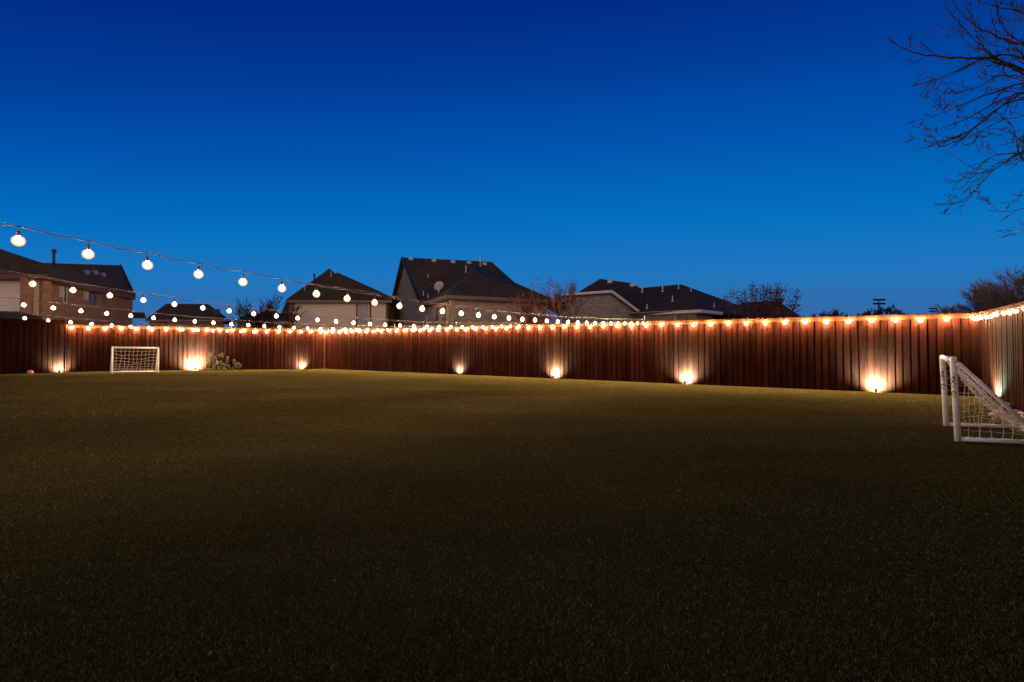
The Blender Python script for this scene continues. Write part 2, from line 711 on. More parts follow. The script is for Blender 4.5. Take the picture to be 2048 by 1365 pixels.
# ------------------------------------------------------------------ fences
def fence(name, label, A, B, n, ztop, mat, trimmat, seed, gap_lo=3, gap_hi=5, facing_gap=True):
    rg = random.Random(seed)
    A = Vector(A)
    B = Vector(B)
    d = (B - A)
    L = d.length
    d.normalize()
    root = thing(name, label, 'fence', (A.x, A.y, 0))
    m = MB()

    def slab(s0, s1, o0, o1, z0, z1, tint):
        a = A + d * s0
        b = A + d * s1
        q = [a + n * o0, b + n * o0, b + n * o1, a + n * o1]
        c = (b - a)
        if c.x * n.y - c.y * n.x < 0:
            q = [q[1], q[0], q[3], q[2]]
        m.cur = tint
        m.hexa([(p.x, p.y, z0) for p in q], [(p.x, p.y, z1) for p in q])

    slab(0, L, -.046, -.036, -.1, ztop - .05, .1)  # backing tinted dark to stand for shade behind the gaps
    s = -.05
    while s < L - .02:                                    # inner row of boards, seen in the gaps; darker tint paints in the gap shade
        w = rg.uniform(.13, .145)
        a0, a1 = max(0, s), min(L, s + w)
        k = A + d * (s + w / 2)
        if a1 > a0 + .01:
            slab(a0, a1, -.034, -.014 + rg.choice([0, .001, .002]), gz(k.x, k.y) - .05, ztop - .04, rg.random() * .6)
        s += w + (rg.uniform(.012, .03) if rg.random() < .18 else rg.uniform(.001, .004))
    m.build('inner_boards', mat, root)
    m = MB()
    s = 0.0
    while s < L - .02:                                    # outer row, spaced
        w = rg.uniform(.13, .145)
        e = min(L, s + w)
        k = A + d * (s + w / 2)
        z0 = gz(k.x, k.y) - .05
        o = rg.choice([-.004, 0, .001, .002, .003, .006])
        slab(s, e, -.0105, max(o, -.003), z0, ztop - .03 - rg.uniform(0, .012), .15 + .85 * rg.random())
        s = e + rg.uniform(.025, .075)
    m.build('boards', mat, root)
    m = MB()
    slab(0, L, .014, .034, ztop - .13, ztop - .012, .5)
    m.build('top_trim', trimmat, root, bevel=.003)
    m = MB()
    slab(-.03, L + .03, -.075, .062, ztop - .010, ztop + .026, .6)
    m.build('cap_rail', trimmat, root, bevel=.004)
    return root


ZT = 2.31
tL = hit(C1, dL, 131)
tL2 = tL + .045
fence('wood_fence', 'longest red-brown wooden fence across the back of the yard below the gabled house', C1, C2, nB, ZT, WOOD, WOOD_TRIM, 1)
fence('wood_fence', 'red-brown wooden fence behind the far small goal and the cactus', C1, C1 + dL * tL, nL, ZT, WOOD, WOOD_TRIM, 2)
tM = hit(C1, dL, 91)
fence('wood_fence', 'taller dark unlit stretch of wooden fence at the left edge of the yard', C1 + dL * (tL + .05), C1 + dL * 26, nL, 2.50, WOOD_UNLIT, WOOD_UNLIT, 3)
fence('wood_fence', 'wooden fence running toward the camera behind the near goal on the right', C2, C2 + dR * 16, nR, ZT, WOOD, WOOD_TRIM, 4)

# corner post and poles on the fence that carry the light strings
pm = MB()
pc = C1 + (nB + nL).normalized() * .09
pm.box((pc.x, pc.y, 1.16), (.095, .095, 2.34), math.atan2(dB.y, dB.x))
po = pm.build('corner_post', WOOD_POST, origin=(pc.x, pc.y, 0), bevel=.005)
tag(po, 'pale square wooden post standing in the far corner of the two fences', 'post')


def pole(px, label, h):
    tt_ = hit(C1, dB, px)
    p = C1 + dB * tt_ - nB * .08
    r = thing('string_light_pole', label, 'pole', (p.x, p.y, 0), 'poles behind the back fence for the light strings')
    a = MB()
    a.tube([(p.x, p.y, -.1), (p.x, p.y, h)], .028, 10)
    a.build('pole', METAL_GREY, r, smooth=False)
    b = MB()
    b.lathe((p.x, p.y, h), [(.034, -.02), (.036, .02), (.02, .04)], 10)
    b.build('cap', TRIM_WH, r)
    return p


pole(1288, 'pale metal pole top behind the fence where the nearest light string ends', 2.52)
pole(911, 'pale metal pole top behind the fence below the big gabled house', 2.50)
pole(787, 'pale metal pole top behind the fence between the siding house and the gabled house', 2.50)

# ------------------------------------------------------------------ string lights
bm = MB()
bm.lathe((0, 0, 0), [(.003, -.034), (.013, -.032), (.024, -.024), (.031, -.012), (.033, .0), (.031, .012), (.024, .024), (.012, .038)], 10)
BULB_ME = bm.build('bulb', GLOWM, origin=(0, 0, 0), smooth=True)
bulb_mesh = BULB_ME.data
fence_bulb_mesh = bulb_mesh.copy()
fence_bulb_mesh.materials[0] = GLOWF
bpy.data.objects.remove(BULB_ME)
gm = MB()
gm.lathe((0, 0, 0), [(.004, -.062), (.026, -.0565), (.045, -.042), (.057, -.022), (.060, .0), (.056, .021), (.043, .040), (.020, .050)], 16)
GLO = gm.build('halo_globe', GLOBE, origin=(0, 0, 0), smooth=True)
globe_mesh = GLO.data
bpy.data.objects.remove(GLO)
sm = MB()
sm.lathe((0, 0, 0), [(.016, .046), (.021, .048), (.021, .085), (.010, .100), (.005, .104), (.0035, .150)], 8)
SK = sm.build('socket', SOCKET, origin=(0, 0, 0))
socket_mesh = SK.data
bpy.data.objects.remove(SK)


def light_string(label, pts_bulb, cable_extra=(), drop=.15, guy=True, seed=0, cable_end=(), hot=False):
    """pts_bulb: bulb centres in order; the cable runs drop above them"""
    rg = random.Random(seed)
    root = thing('string_light', label, 'string lights', tuple(pts_bulb[0]), 'strings of warm globe lights')
    o3 = Vector(root['_o'])
    tops = [Vector(p) + Vector((0, 0, drop)) for p in pts_bulb]
    line = [Vector(p) for p in cable_extra] + tops + [Vector(p) for p in cable_end]
    m = MB()
    fine = []
    for i in range(len(line) - 1):
        a, b = line[i], line[i + 1]
        for k in range(4):
            u = k / 4
            sag = -.022 * 4 * u * (1 - u) * rg.uniform(.3, 1.4)
            fine.append(a.lerp(b, u) + Vector((rg.uniform(-.004, .004), 0, sag)))
    fine.append(line[-1])
    m.tube(fine, .0055, 5)
    m.build('cable', CABLE, root)
    if guy:
        m = MB()
        m.tube([p + Vector((0, 0, .012 + .012 * math.sin(i * 1.3))) for i, p in enumerate(line)], .0025, 4)
        m.build('support_wire', STEEL, root)
    for p in pts_bulb:
        rz = Euler((rg.uniform(-.08, .08), rg.uniform(-.08, .08), rg.uniform(0, 6)))
        b = bpy.data.objects.new('bulb', fence_bulb_mesh if hot else bulb_mesh)
        COL.objects.link(b)
        b.parent = root
        b.location = Vector(p) - o3
        b.rotation_euler = rz
        g_ = bpy.data.objects.new('halo_globe', globe_mesh)
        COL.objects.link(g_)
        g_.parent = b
        s = bpy.data.objects.new('socket', socket_mesh)
        COL.objects.link(s)
        s.parent = b
        s.scale = (1, 1, drop / .15 if drop < .15 else 1)
    return root


def catenary(kz, n):
    """piecewise-quadratic interpolation of measured heights"""
    xs = np.array([a for a, b in kz], float)
    ys = np.array([b for a, b in kz], float)
    co = np.polyfit(xs, ys, 2 if len(xs) < 5 else 3)
    return float(np.polyval(co, n))


def span(X0, Y0, dX, dY, n0, n1, kz):
    return [(X0 + dX * n, Y0 + dY * n, catenary(kz, n)) for n in range(n0, n1 + 1)]


A_ = span(-5.16, 5.33, .339, .473, -1, 30, [(0, 2.53), (5, 2.30), (10, 2.15), (15, 2.07), (20, 2.09), (25, 2.155), (30, 2.24)])
light_string('nearest and highest string of globe lights crossing the yard from the left edge', A_,
             [(-6.9, 2.9, 3.05), (-6.2, 3.9, 2.90)], seed=1, cable_end=[(5.03, 19.62, 2.44)])
B_ = span(-9.11, 9.71, .362, .473, -1, 27, [(-1, 2.66), (0, 2.60), (5, 2.32), (10, 2.125), (14, 2.06), (20, 2.10), (27, 2.27)])
light_string('second string of globe lights from the camera, in front of the siding house', B_,
             [(-10.2, 8.3, 2.95)], seed=2, cable_end=[(.70, 22.45, 2.36)])
C_ = span(-12.27, 12.85, .321, .473, -1, 27, [(-1, 2.49), (0, 2.44), (5, 2.24), (10, 2.09), (18, 2.06), (27, 2.25)])
light_string('third string of globe lights from the camera, sagging low behind the second', C_,
             [(-13.2, 11.4, 2.85)], seed=3, cable_end=[(-3.50, 25.25, 2.42)])
D_ = span(-15.48, 16.25, .322, .473, 0, 24, [(0, 2.275), (4, 2.12), (8, 2.02), (16, 2.03), (24, 2.24)])
light_string('farthest crossing string of globe lights, lowest over the small goal', D_,
             [(-16.2, 15.2, 2.55)], seed=4, cable_end=[(-7.4, 27.80, 2.42)])


def along(A, d, n, s0, s1, step, z):
    out = []
    s = s0
    k = 0
    while s < s1:
        p = A + d * s + n * (.105 + .015 * math.sin(k * 2.1))
        out.append((p.x, p.y, z + .012 * math.sin(k * 1.7)))
        s += step
        k += 1
    return out


LB = (C2 - C1).length
light_string('string of globe lights hung along the top of the long back fence', along(C1, dB, nB, .25, LB - .15, .583, 2.155),
             drop=.085, guy=False, seed=5, hot=True)
light_string('string of globe lights hung along the fence top above the far goal and cactus',
             along(C1, dL, nL, .3, hit(C1, dL, 112), .583, 2.165), drop=.085, guy=False, seed=6, hot=True)
light_string('string of globe lights hung along the fence top behind the near goal at right', along(C2, dR, nR, .1, 7.0, .583, 2.155),
             drop=.085, guy=False, seed=7)


# ------------------------------------------------------------------ ground spotlights
def spotlight(A, d, n, px, label, dist=.34, side=0.0, power=SPOT_W, ang=88, up=.55, tilt=0.0):
    s = hit(A + n * dist, d, px)
    p = A + n * dist + d * s
    z = gz(p.x, p.y)
    root = thing('ground_spotlight', label, 'spotlight', (p.x, p.y, z), 'ground spotlights along the fences')
    aim = Vector((-n.x, -n.y, 0)) * dist + Vector((d.x, d.y, 0)) * tilt + Vector((0, 0, up))
    aim.normalize()
    m = MB()
    m.tube([(p.x, p.y, z - .08), (p.x, p.y, z + .055)], [.004, .012], 8)
    m.build('stake', BLACK, root)
    c = Vector((p.x, p.y, z + .085))
    m = MB()
    m.tube([c - aim * .055, c - aim * .045, c + aim * .045, c + aim * .05], [.018, .036, .042, .044], 12)
    hd = m.build('head', BLACK, root)
    m = MB()
    m.tube([c + aim * .0505, c + aim * .053], .036, 12)
    m.build('lens', SPOTLENS, hd)
    ld = bpy.data.lights.new('spot_lamp', 'SPOT')
    ld.energy = power
    ld.color = (.60, .91, .70)
    ld.spot_size = R(ang)
    ld.spot_blend = .85
    ld.shadow_soft_size = .03
    lo = bpy.data.objects.new('spot_lamp', ld)
    COL.objects.link(lo)
    lo.parent = root
    lo.location = (c + aim * .065) - Vector(root['_o'])
    lo.rotation_euler = aim.to_track_quat('-Z', 'Y').to_euler()
    return root


spotlight(C1, dL, nL, 120, 'low spotlight washing the fence left of the small goal', ang=150, up=.14, dist=.26, power=SPOT_W * .9)
spotlight(C1, dL, nL, 391, 'spotlight between the small goal and the cactus, brightest wash on the fence', up=.26, dist=.36, power=SPOT_W * 6.0, ang=154)
spotlight(C1, dL, nL, 611, 'spotlight nearest the far corner post of the yard', up=.17, dist=.25, tilt=.08, ang=150, power=SPOT_W * 1.2)
spotlight(C1, dB, nB, 914, 'spotlight at the back fence below the big gabled house', up=.14, dist=.20, power=SPOT_W * 1.0, ang=150)
spotlight(C1, dB, nB, 1106, 'spotlight at the back fence below the leafy shrub tree beside the gabled house', up=.17, dist=.24, ang=150, power=SPOT_W * 2.0)
spotlight(C1, dB, nB, 1369, 'spotlight at the back fence below the charcoal roofed brick house', up=.19, dist=.26, ang=150, power=SPOT_W * 2.3)
spotlight(C1, dB, nB, 1751, 'dark spotlight seen against its own glow, first one left of the near goal', up=.21, dist=.29, ang=150, power=SPOT_W * 2.5)
spotlight(C2, dR, nR, 1969, 'spotlight behind the net of the near goal at the right fence', dist=.22, up=.34, ang=150, power=SPOT_W * 1.2)


# ------------------------------------------------------------------ goals
def rail(m, pts, r, n=12):
    m.tube(pts, r, n)


def soccer_goal(label, L, Rr, h, depthv, rad, brad, seed, cell=.13, letters=None, wob=.02, twine=.0032, zlift=0.0, lean=0.0):
    """L, Rr: ground points of the two front posts; depthv: vector from the mouth to the back bar"""
    L = Vector(L)
    Rr = Vector(Rr)
    D = Vector(depthv)
    rg = random.Random(seed)
    root = thing('soccer_goal', label, 'soccer goal', tuple(L))
    up = Vector((0, 0, h))
    w = (Rr - L).normalized()
    for p, sgn in ((L, 1), (Rr, -1)):
        m = MB()
        q = p + up
        le = -D.normalized() * lean
        rail(m, [p + Vector((0, 0, 0.0)), p + Vector((0, 0, h * .5)) + le * .5, p + Vector((0, 0, h - rad * 2.2)) + le, q - Vector((0, 0, rad)) + w * sgn * rad * .25 + le,
                 q - Vector((0, 0, rad * .35)) + w * sgn * rad * 1.1 + le], [rad, rad, rad, rad * 1.02, rad * .92], 16)
        po_ = m.build('post', PVC, root, smooth=True)
        if letters:
            add_letters(letters, p, h, rad, root, po_, -D.normalized() * lean)
    le = -D.normalized() * lean
    m = MB()
    rail(m, [L + up - Vector((0, 0, rad)) + w * rad * .8 + le, Rr + up - Vector((0, 0, rad)) - w * rad * .8 + le], rad * .97, 16)
    m.build('crossbar', PVC, root, smooth=True)
    bz = Vector((0, 0, brad))
    m = MB()
    rail(m, [L + D + bz, Rr + D + bz], brad, 12)
    m.build('back_ground_bar', PVC, root, smooth=True)
    for p in (L, Rr):
        m = MB()
        rail(m, [p + bz + D.normalized() * rad * .7, p + D + bz + D.normalized() * brad], brad, 12)
        m.build('side_ground_bar', PVC, root, smooth=True)
        m = MB()
        rail(m, [p + up - Vector((0, 0, rad * 2.2)) + D.normalized() * rad * .6, p + D + bz * 1.4 - D.normalized() * brad], brad * .9, 12)
        m.build('diagonal_brace', PVC, root, smooth=True)
    # net: sloping back panel and two side triangles
    m = MB()
    W_ = (Rr - L).length
    nx = max(8, int(W_ / cell))
    sl = math.hypot(D.length, h)
    ny = max(8, int(sl / cell))
    T0, T1 = L + up - Vector((0, 0, rad)), Rr + up - Vector((0, 0, rad))
    B0, B1 = L + D + bz, Rr + D + bz
    G = {}
    for j in range(ny + 1):
        v = j / ny
        for i in range(nx + 1):
            u = i / nx
            p = T0.lerp(T1, u).lerp(B0.lerp(B1, u), v)
            bell = math.sin(math.pi * v) * (.5 + .5 * math.sin(math.pi * u))
            p = p + Vector((0, 0, -.14 * bell * h)) - D.normalized() * .05 * bell
            if 0 < j < ny:
                p = p + Vector((rg.uniform(-wob, wob), rg.uniform(-wob, wob), rg.uniform(-wob, wob)))
            G[i, j] = p
    for j in range(ny + 1):
        m.tube([G[i, j] for i in range(nx + 1)], twine, 3)
    for i in range(nx + 1):
        m.tube([G[i, j] for j in range(ny + 1)], twine, 3)
    for p, e in ((L, 0), (Rr, nx)):
        # side panel: verticals hang from the brace line, horizontals run from the post to the brace
        nd = max(5, int(D.length / cell))
        cols = []
        for k in range(nd + 1):
            u = k / nd
            top = p + D * u + Vector((0, 0, (h - rad) * (1 - u)))
            col = []
            kk = max(1, int((1 - u) * h / cell + .5))
            for q in range(kk + 1):
                v = q / kk
                pt = top.lerp(p + D * u + bz * 2, v)
                if 0 < q:
                    pt = pt + Vector((rg.uniform(-wob, wob), rg.uniform(-wob, wob), rg.uniform(-wob, wob) * .8)) - D.normalized() * .0
                col.append(pt)
            cols.append(col)
            if len(col) > 1:
                m.tube(col, twine, 3)
        for k in range(nd):
            for q in range(1, 30):
                if q < len(cols[k]) and len(cols[k + 1]) > 1:
                    # join points at about the same height
                    z = cols[k][-q].z if q <= len(cols[k]) else None
                    if q < len(cols[k + 1]) + 1 and q <= len(cols[k]):
                        a = cols[k][-q]
                        b = cols[k + 1][-q] if q <= len(cols[k + 1]) else None
                        if b is not None:
                            mid = a.lerp(b, .5) + Vector((0, 0, -.012 * rg.random()))
                            m.tube([a, mid, b], twine, 3)
    # loops of cord tie the net to the bars
    for base_, dv, rr, nn in ((L, D, brad, 9), (Rr, D, brad, 9), (L + D, Rr - L, brad, 12)):
        for k in range(nn):
            u = (k + .5) / nn
            c = base_ + dv * u + bz
            ax = dv.normalized()
            ax = (ax + Vector((rg.uniform(-.3, .3), rg.uniform(-.3, .3), rg.uniform(-.5, .5)))).normalized()
            e1 = ax.orthogonal().normalized()
            e2_ = ax.cross(e1)
            ring = [c + (e1 * math.cos(a) + e2_ * math.sin(a)) * rr * 1.12 for a in [2 * math.pi * i / 10 for i in range(11)]]
            m.tube(ring, twine * .8, 3, caps=False)
    m.build('net', NET, root)
    return root


def add_letters(txt, p, h, rad, root, post, D):
    cu = bpy.data.curves.new('lettering', 'FONT')
    cu.body = txt
    cu.size = .074
    cu.extrude = .0
    cu.offset = .0035
    cu.space_character = .98
    cu.align_x = 'CENTER'
    cu.align_y = 'CENTER'
    to = bpy.data.objects.new('tmp', cu)
    COL.objects.link(to)
    bpy.context.view_layer.update()
    me = bpy.data.meshes.new_from_object(to.evaluated_get(bpy.context.evaluated_depsgraph_get()))
    bpy.data.objects.remove(to)
    # subdivide so that the letters can wrap round the post
    b = bmesh.new()
    b.from_mesh(me)
    bmesh.ops.triangulate(b, faces=b.faces)
    b.to_mesh(me)
    b.free()
    # wrap: text x -> down the post, text y -> round it
    to_cam = math.atan2(-p.y, -p.x)
    c0 = to_cam - .55
    for v in me.vertices:
        x, y = v.co.x, v.co.y
        a = c0 + y / (rad * 1.0)
        rr = rad * 1.035
        z = h * .67 - x
        le = D * (z / h)
        v.co = (math.cos(a) * rr + le.x, math.sin(a) * rr + le.y, z)
    me.materials.clear()
    me.materials.append(INK)
    o = bpy.data.objects.new('lettering', me)
    COL.objects.link(o)
    o.parent = post
    o.location = p - Vector(root['_o'])


P1 = Vector((6.67, 7.69, 0))
P2 = Vector((7.70, 9.11, 0))
mv = (P2 - P1).normalized()
dv = Vector((mv.y, -mv.x, 0))
if dv.x < 0:
    dv = -dv
soccer_goal('large white plastic goal close to the camera at right, net sloping to the right', P1, P2, 1.255, Vector((1.03, -.32, 0)), .041, .032, 5,
            cell=.125, letters='KPOCKVCH', wob=.028, lean=.04)
gl_ = P(224, 745, 22.2)
gr_ = P(316, 741.5, 23.3)
gl_.z = gz(gl_.x, gl_.y)
gr_.z = gz(gr_.x, gr_.y)
mv2 = (gr_ - gl_).normalized()
dv2 = Vector((-mv2.y, mv2.x, 0))
if dv2.y < 0:
    dv2 = -dv2
soccer_goal('small white goal standing far away in front of the left fence', gl_, gr_, 1.15, dv2 * .72, .038, .029, 6, cell=.15, wob=.03, twine=.0046)

# ------------------------------------------------------------------ cactus
cc_ = hit(C1 + nL * .55, dL, 447)
cp = C1 + nL * .55 + dL * cc_
cb = Vector((cp.x, cp.y, gz(cp.x, cp.y)))
root = thing('prickly_pear_cactus', 'prickly pear cactus growing against the fence right of the small goal', 'cactus', tuple(cb))
pads = [(545, 340, 62, 95, 25), (700, 500, 80, 100, 40), (745, 760, 95, 130, 35), (650, 700, 55, 85, 20), (990, 285, 36, 60, 0), (905, 350, 60, 75, 45),
        (1065, 400, 55, 70, -10), (1090, 500, 62, 90, -15), (1075, 640, 34, 110, 0), (380, 850, 48, 95, 20), (560, 870, 55, 85, -30), (905, 860, 65, 110, -20),
        (960, 700, 45, 100, -15), (1170, 660, 32, 65, 0), (1200, 810, 34, 60, -10), (1300, 880, 40, 80, 10), (1400, 770, 60, 85, 10), (1510, 630, 62, 90, 0),
        (1620, 760, 50, 70, -60), (1460, 890, 65, 120, -15), (1760, 890, 48, 85, -20), (1600, 900, 45, 90, -10), (1420, 1030, 70, 80, -50), (1130, 1050, 95, 70, 0),
        (1240, 940, 35, 80, 10), (760, 1000, 55, 100, 15), (880, 980, 45, 100, 0), (480, 1040, 60, 60, 70), (590, 1030, 40, 75, -20), (360, 1040, 35, 80, 75),
        (990, 950, 50, 110, -10), (1690, 970, 35, 90, -50), (690, 940, 50, 110, 20), (1080, 860, 38, 130, 5)]
mpp = cb.y / F / 25.6
PS = 1.3
rc = random.Random(4)
for (x, y, a, b, rt) in pads:
    lat = (x - 1000) * mpp
    zz = cb.z + (1110 - y) * mpp
    m = MB()
    rot = Matrix.Rotation(rc.uniform(-.7, .7), 3, 'Z') @ Matrix.Rotation(R(-rt), 3, 'Y')
    c = Vector((cb.x + lat * 1.0, cb.y + rc.uniform(-.2, .25) + lat * .3, zz))
    m.blob(c, (a * mpp * PS, a * mpp * .38 * PS, b * mpp * PS * .95), 10, 8, rot=rot)
    ob = m.build('pad', CACTUS, root, smooth=True)


# ------------------------------------------------------------------ rocks and dead leaves
def rock(x, y, r, mat, label, group=None, flat=.6, sink=.3, seed=0, name='rock'):
    rg = random.Random(seed)
    z = gz(x, y)
    m = MB()
    m.blob((x, y, z + r * flat * (1 - sink)), (r, r * rg.uniform(.7, 1), r * flat), 9, 7, jit=.09, rg=rg)
    o = m.build(name, mat, origin=(x, y, z), smooth=False)
    tag(o, label, 'rock', group)
    return o


sp = C1 + nL * .35
p = sp + dL * hit(sp, dL, 62)
rock(p.x, p.y, .13, ROCK_PINK, 'small pinkish stone on the turf edge far left of the small goal', flat=.7, seed=1)
p = sp + dL * hit(sp, dL, 419)
rock(p.x, p.y, .055, ROCK_WH, 'small pale stone beside the cactus', seed=2)
rr_ = random.Random(12)
for k in range(46):
    tt = rr_.uniform(3.55, 7.2)
    o = rr_.uniform(.08, min(.70, .10 + (tt - 3.4) * .35))
    q = C2 + dR * tt + nR * o
    rock(q.x, q.y, rr_.uniform(.04, .10), rr_.choice([ROCK, ROCK, ROCK, ROCK_WH]), 'rock in the strip of loose rocks along the right fence',
         'loose rocks along the right fence', seed=20 + k)
bed = MB()
for k in range(30):
    a0, a1 = 3.5 + k * .2, 3.7 + k * .2
    w0 = min(.75, .1 + k * .075) + .05 * math.sin(k * 1.1)
    w1 = min(.75, .175 + k * .075) + .05 * math.sin((k + 1) * 1.1)
    q = [C2 + dR * a0, C2 + dR * a1, C2 + dR * a1 + nR * w1, C2 + dR * a0 + nR * w0]
    bed.face([(v.x, v.y, .012) for v in q])
bo = bed.build('rock_bed', simple('gravel_soil', (.13, .085, .065), .95, .05, var=.6, scale=40, bump=.9))
tag(bo, None, None, kind='structure')
q = C2 + dR * 4.12 + nR * .26
rock(q.x, q.y, .15, BLACK, 'rounded black rock among the loose rocks by the right fence', flat=.8, seed=77)

for k, (px, py) in enumerate([(668, 1172), (1185, 1302), (318, 1064), (1692, 832), (766, 874), (1664, 800), (1808, 978), (1550, 1010), (905, 905), (420, 1320), (1420, 842), (563, 1018)]):
    d = P(px, py, 1) - Vector((0, 0, CAMZ))
    s = -CAMZ / d.z
    w = Vector((0, 0, CAMZ)) + d * s
    m = MB()
    a = k * 1.3
    u = Vector((math.cos(a), math.sin(a), .1)) * .013
    v = Vector((-math.sin(a), math.cos(a), .35)) * .006
    c = Vector((w.x, w.y, gz(w.x, w.y) + .032))
    m.face([c - u, c - v * .9 + u * .1, c + u, c + v + Vector((0, 0, .004))])
    o = m.build('fallen_leaf', LEAF_DEAD, origin=tuple(c), solid=.0012)
    tag(o, 'tiny dry fallen leaf lying on the turf', 'leaf', 'dry leaves scattered on the turf')


# ------------------------------------------------------------------ houses
class House:
    def __init__(s, name, label, loc):
        s.root = thing(name, label, 'house', loc)

    def roof(s, polys, mat, th=.16):
        m = MB()
        for pts in polys:
            n = (Vector(pts[1]) - Vector(pts[0])).cross(Vector(pts[2]) - Vector(pts[0]))
            if n.z < 0:
                pts = list(reversed(pts))
            m.face(pts)
        return m.build('roof', mat, s.root, uv=True, solid=th)

    def wallpoly(s, polys, mat, th=.2, name='wall'):
        m = MB()
        for pts in polys:
            n = (Vector(pts[1]) - Vector(pts[0])).cross(Vector(pts[2]) - Vector(pts[0]))
            if n.dot(Vector((0, 0, 1.5)) - Vector(pts[0])) < 0:
                pts = list(reversed(pts))
            m.face(pts)
        return m.build(name, mat, s.root, uv=True, solid=th)

    def trim(s, pts, mat, r=.07, name='fascia'):
        m = MB()
        for a, b in zip(pts[:-1], pts[1:]):
            a, b = Vector(a), Vector(b)
            d = (b - a).normalized()
            side = d.cross(Vector((0, 0, 1))).normalized() * .03
            upv = side.cross(d).normalized() * r
            m.hexa([a - side - upv, b - side - upv, b + side - upv, a + side - upv], [a - side + upv, b - side + upv, b + side + upv, a + side + upv])
        return m.build(name, mat, s.root)

    def pipe(s, base, h, r, mat=METAL_GREY, cap=True, name='vent_pipe', dark=False):
        m = MB()
        b = Vector(base)
        prof = [(r * 2.2, -.15), (r * 1.6, .05), (r, .12), (r, h)]
        if cap:
            prof += [(r * 1.7, h), (r * 1.7, h + r * 2.2), (r * .6, h + r * 2.8)]
        m.lathe(b, prof, 10)
        return m.build(name, mat, s.root)

    def vent(s, c, w, mat=METAL_GREY):
        m = MB()
        c = Vector(c)
        m.hexa([c + Vector((-w, -w * .7, -.1)), c + Vector((w, -w * .7, -.1)), c + Vector((w, w * .7, -.1)), c + Vector((-w, w * .7, -.1))],
               [c + Vector((-w * .8, -w * .45, .16)), c + Vector((w * .8, -w * .45, .16)), c + Vector((w * .8, w * .6, .18)), c + Vector((-w * .8, w * .6, .18))])
        return m.build('roof_vent', mat, s.root)

    def window(s, a, b, z0, z1, frame=TRIM_WH, pane=GLASS, split=True, proud=.03, upper=None):
        """upright window on the wall line a->b (XY); faces the camera"""
        a, b = Vector((a[0], a[1])), Vector((b[0], b[1]))
        d = (b - a).normalized()
        n = Vector((-d.y, d.x))
        if n.dot(-a) < 0:
            n = -n
        a3 = a + n * proud
        b3 = b + n * proud
        m = MB()
        fw = .055

        def bar(p, q, zz0, zz1, th=.05):
            m.wall(p, q, zz0, zz1, th, -1 if Vector((-(q - p).y, (q - p).x)).dot(n) > 0 else 1)
        bar(a3, b3, z0 - fw, z0 + .0)
        bar(a3, b3, z1, z1 + fw)
        bar(a3 - d * fw, a3, z0 - fw, z1 + fw)
        bar(b3, b3 + d * fw, z0 - fw, z1 + fw)
        if split:
            zm = (z0 + z1) / 2
            bar(a3, b3, zm - .025, zm + .025)
        fr = m.build('window', frame, s.root)
        m = MB()
        a4, b4 = a3 - n * .028, b3 - n * .028
        if upper is not None:
            m.face([(a4.x, a4.y, z0), (b4.x, b4.y, z0), (b4.x, b4.y, (z0 + z1) / 2), (a4.x, a4.y, (z0 + z1) / 2)])
            m.m = 1
            m.face([(a4.x, a4.y, (z0 + z1) / 2), (b4.x, b4.y, (z0 + z1) / 2), (b4.x, b4.y, z1), (a4.x, a4.y, z1)])
            m.build('pane', [pane, upper], fr, solid=.01)
        else:
            m.face([(a4.x, a4.y, z0), (b4.x, b4.y, z0), (b4.x, b4.y, z1), (a4.x, a4.y, z1)])
            m.build('pane', pane, fr, solid=.01)
        return fr


def down(p, z=0.0):
    return Vector((p[0], p[1], z))


# --- H5: the big gabled brick house
Rg0 = P(803, 515, 45)
Rg1 = P(983, 524, 47.5)
Ef0 = P(838, 601, 37.5)
H = House('brick_house', 'large two-storey brick house with tall steep gable, satellite dish and roof pipes', (-4, 40, 0))
pl = (Rg0, Rg1, Ef0)
Eb0 = Rg0 * 2 - Ef0
Eb0.z = Ef0.z
sh = Rg1 - Rg0
K1 = on_plane(1007, 558, pl)
K2 = on_plane(1118, 606, pl)
K3 = on_plane(1118, 640, pl)
K4 = on_plane(838, 640, pl)
main_front = [Rg0, Rg1, K1, K2, Ef0 + (K2 - Ef0) * 1.0 + Vector((0, 0, -.5)), Ef0]
main_front = [Rg0, Rg1, K1, K2, on_plane(1100, 612, pl), Ef0]
K1b = K1 + Vector((2.0, 5.0, -.6))
back = [Rg0, Eb0, Eb0 + sh, Rg1]
H.roof([main_front], SHINGLE)
H.roof([back], SHINGLE)
H.roof([[Rg1, K1, K1b, Eb0 + sh]], SHINGLE)
H.roof([[K1, K2, K2 + Vector((1.0, 6.0, -.8)), K1b]], SHINGLE)
ins = (Rg1 - Rg0).normalized() * .35
H.wallpoly([[Rg0 + ins + Vector((0, 0, -.22)), Ef0 + ins + Vector((0, 0, -.22)), down(Ef0 + ins, -.05), down(Eb0 + ins, -.05), Eb0 + ins + Vector((0, 0, -.22))]], BRICK_GREY)
H.trim([Ef0 + Vector((0, 0, -.06)), Rg0 + Vector((0, 0, -.06)), Eb0 + Vector((0, 0, -.06))], PIPE_BLACK, .13, 'rake_board')
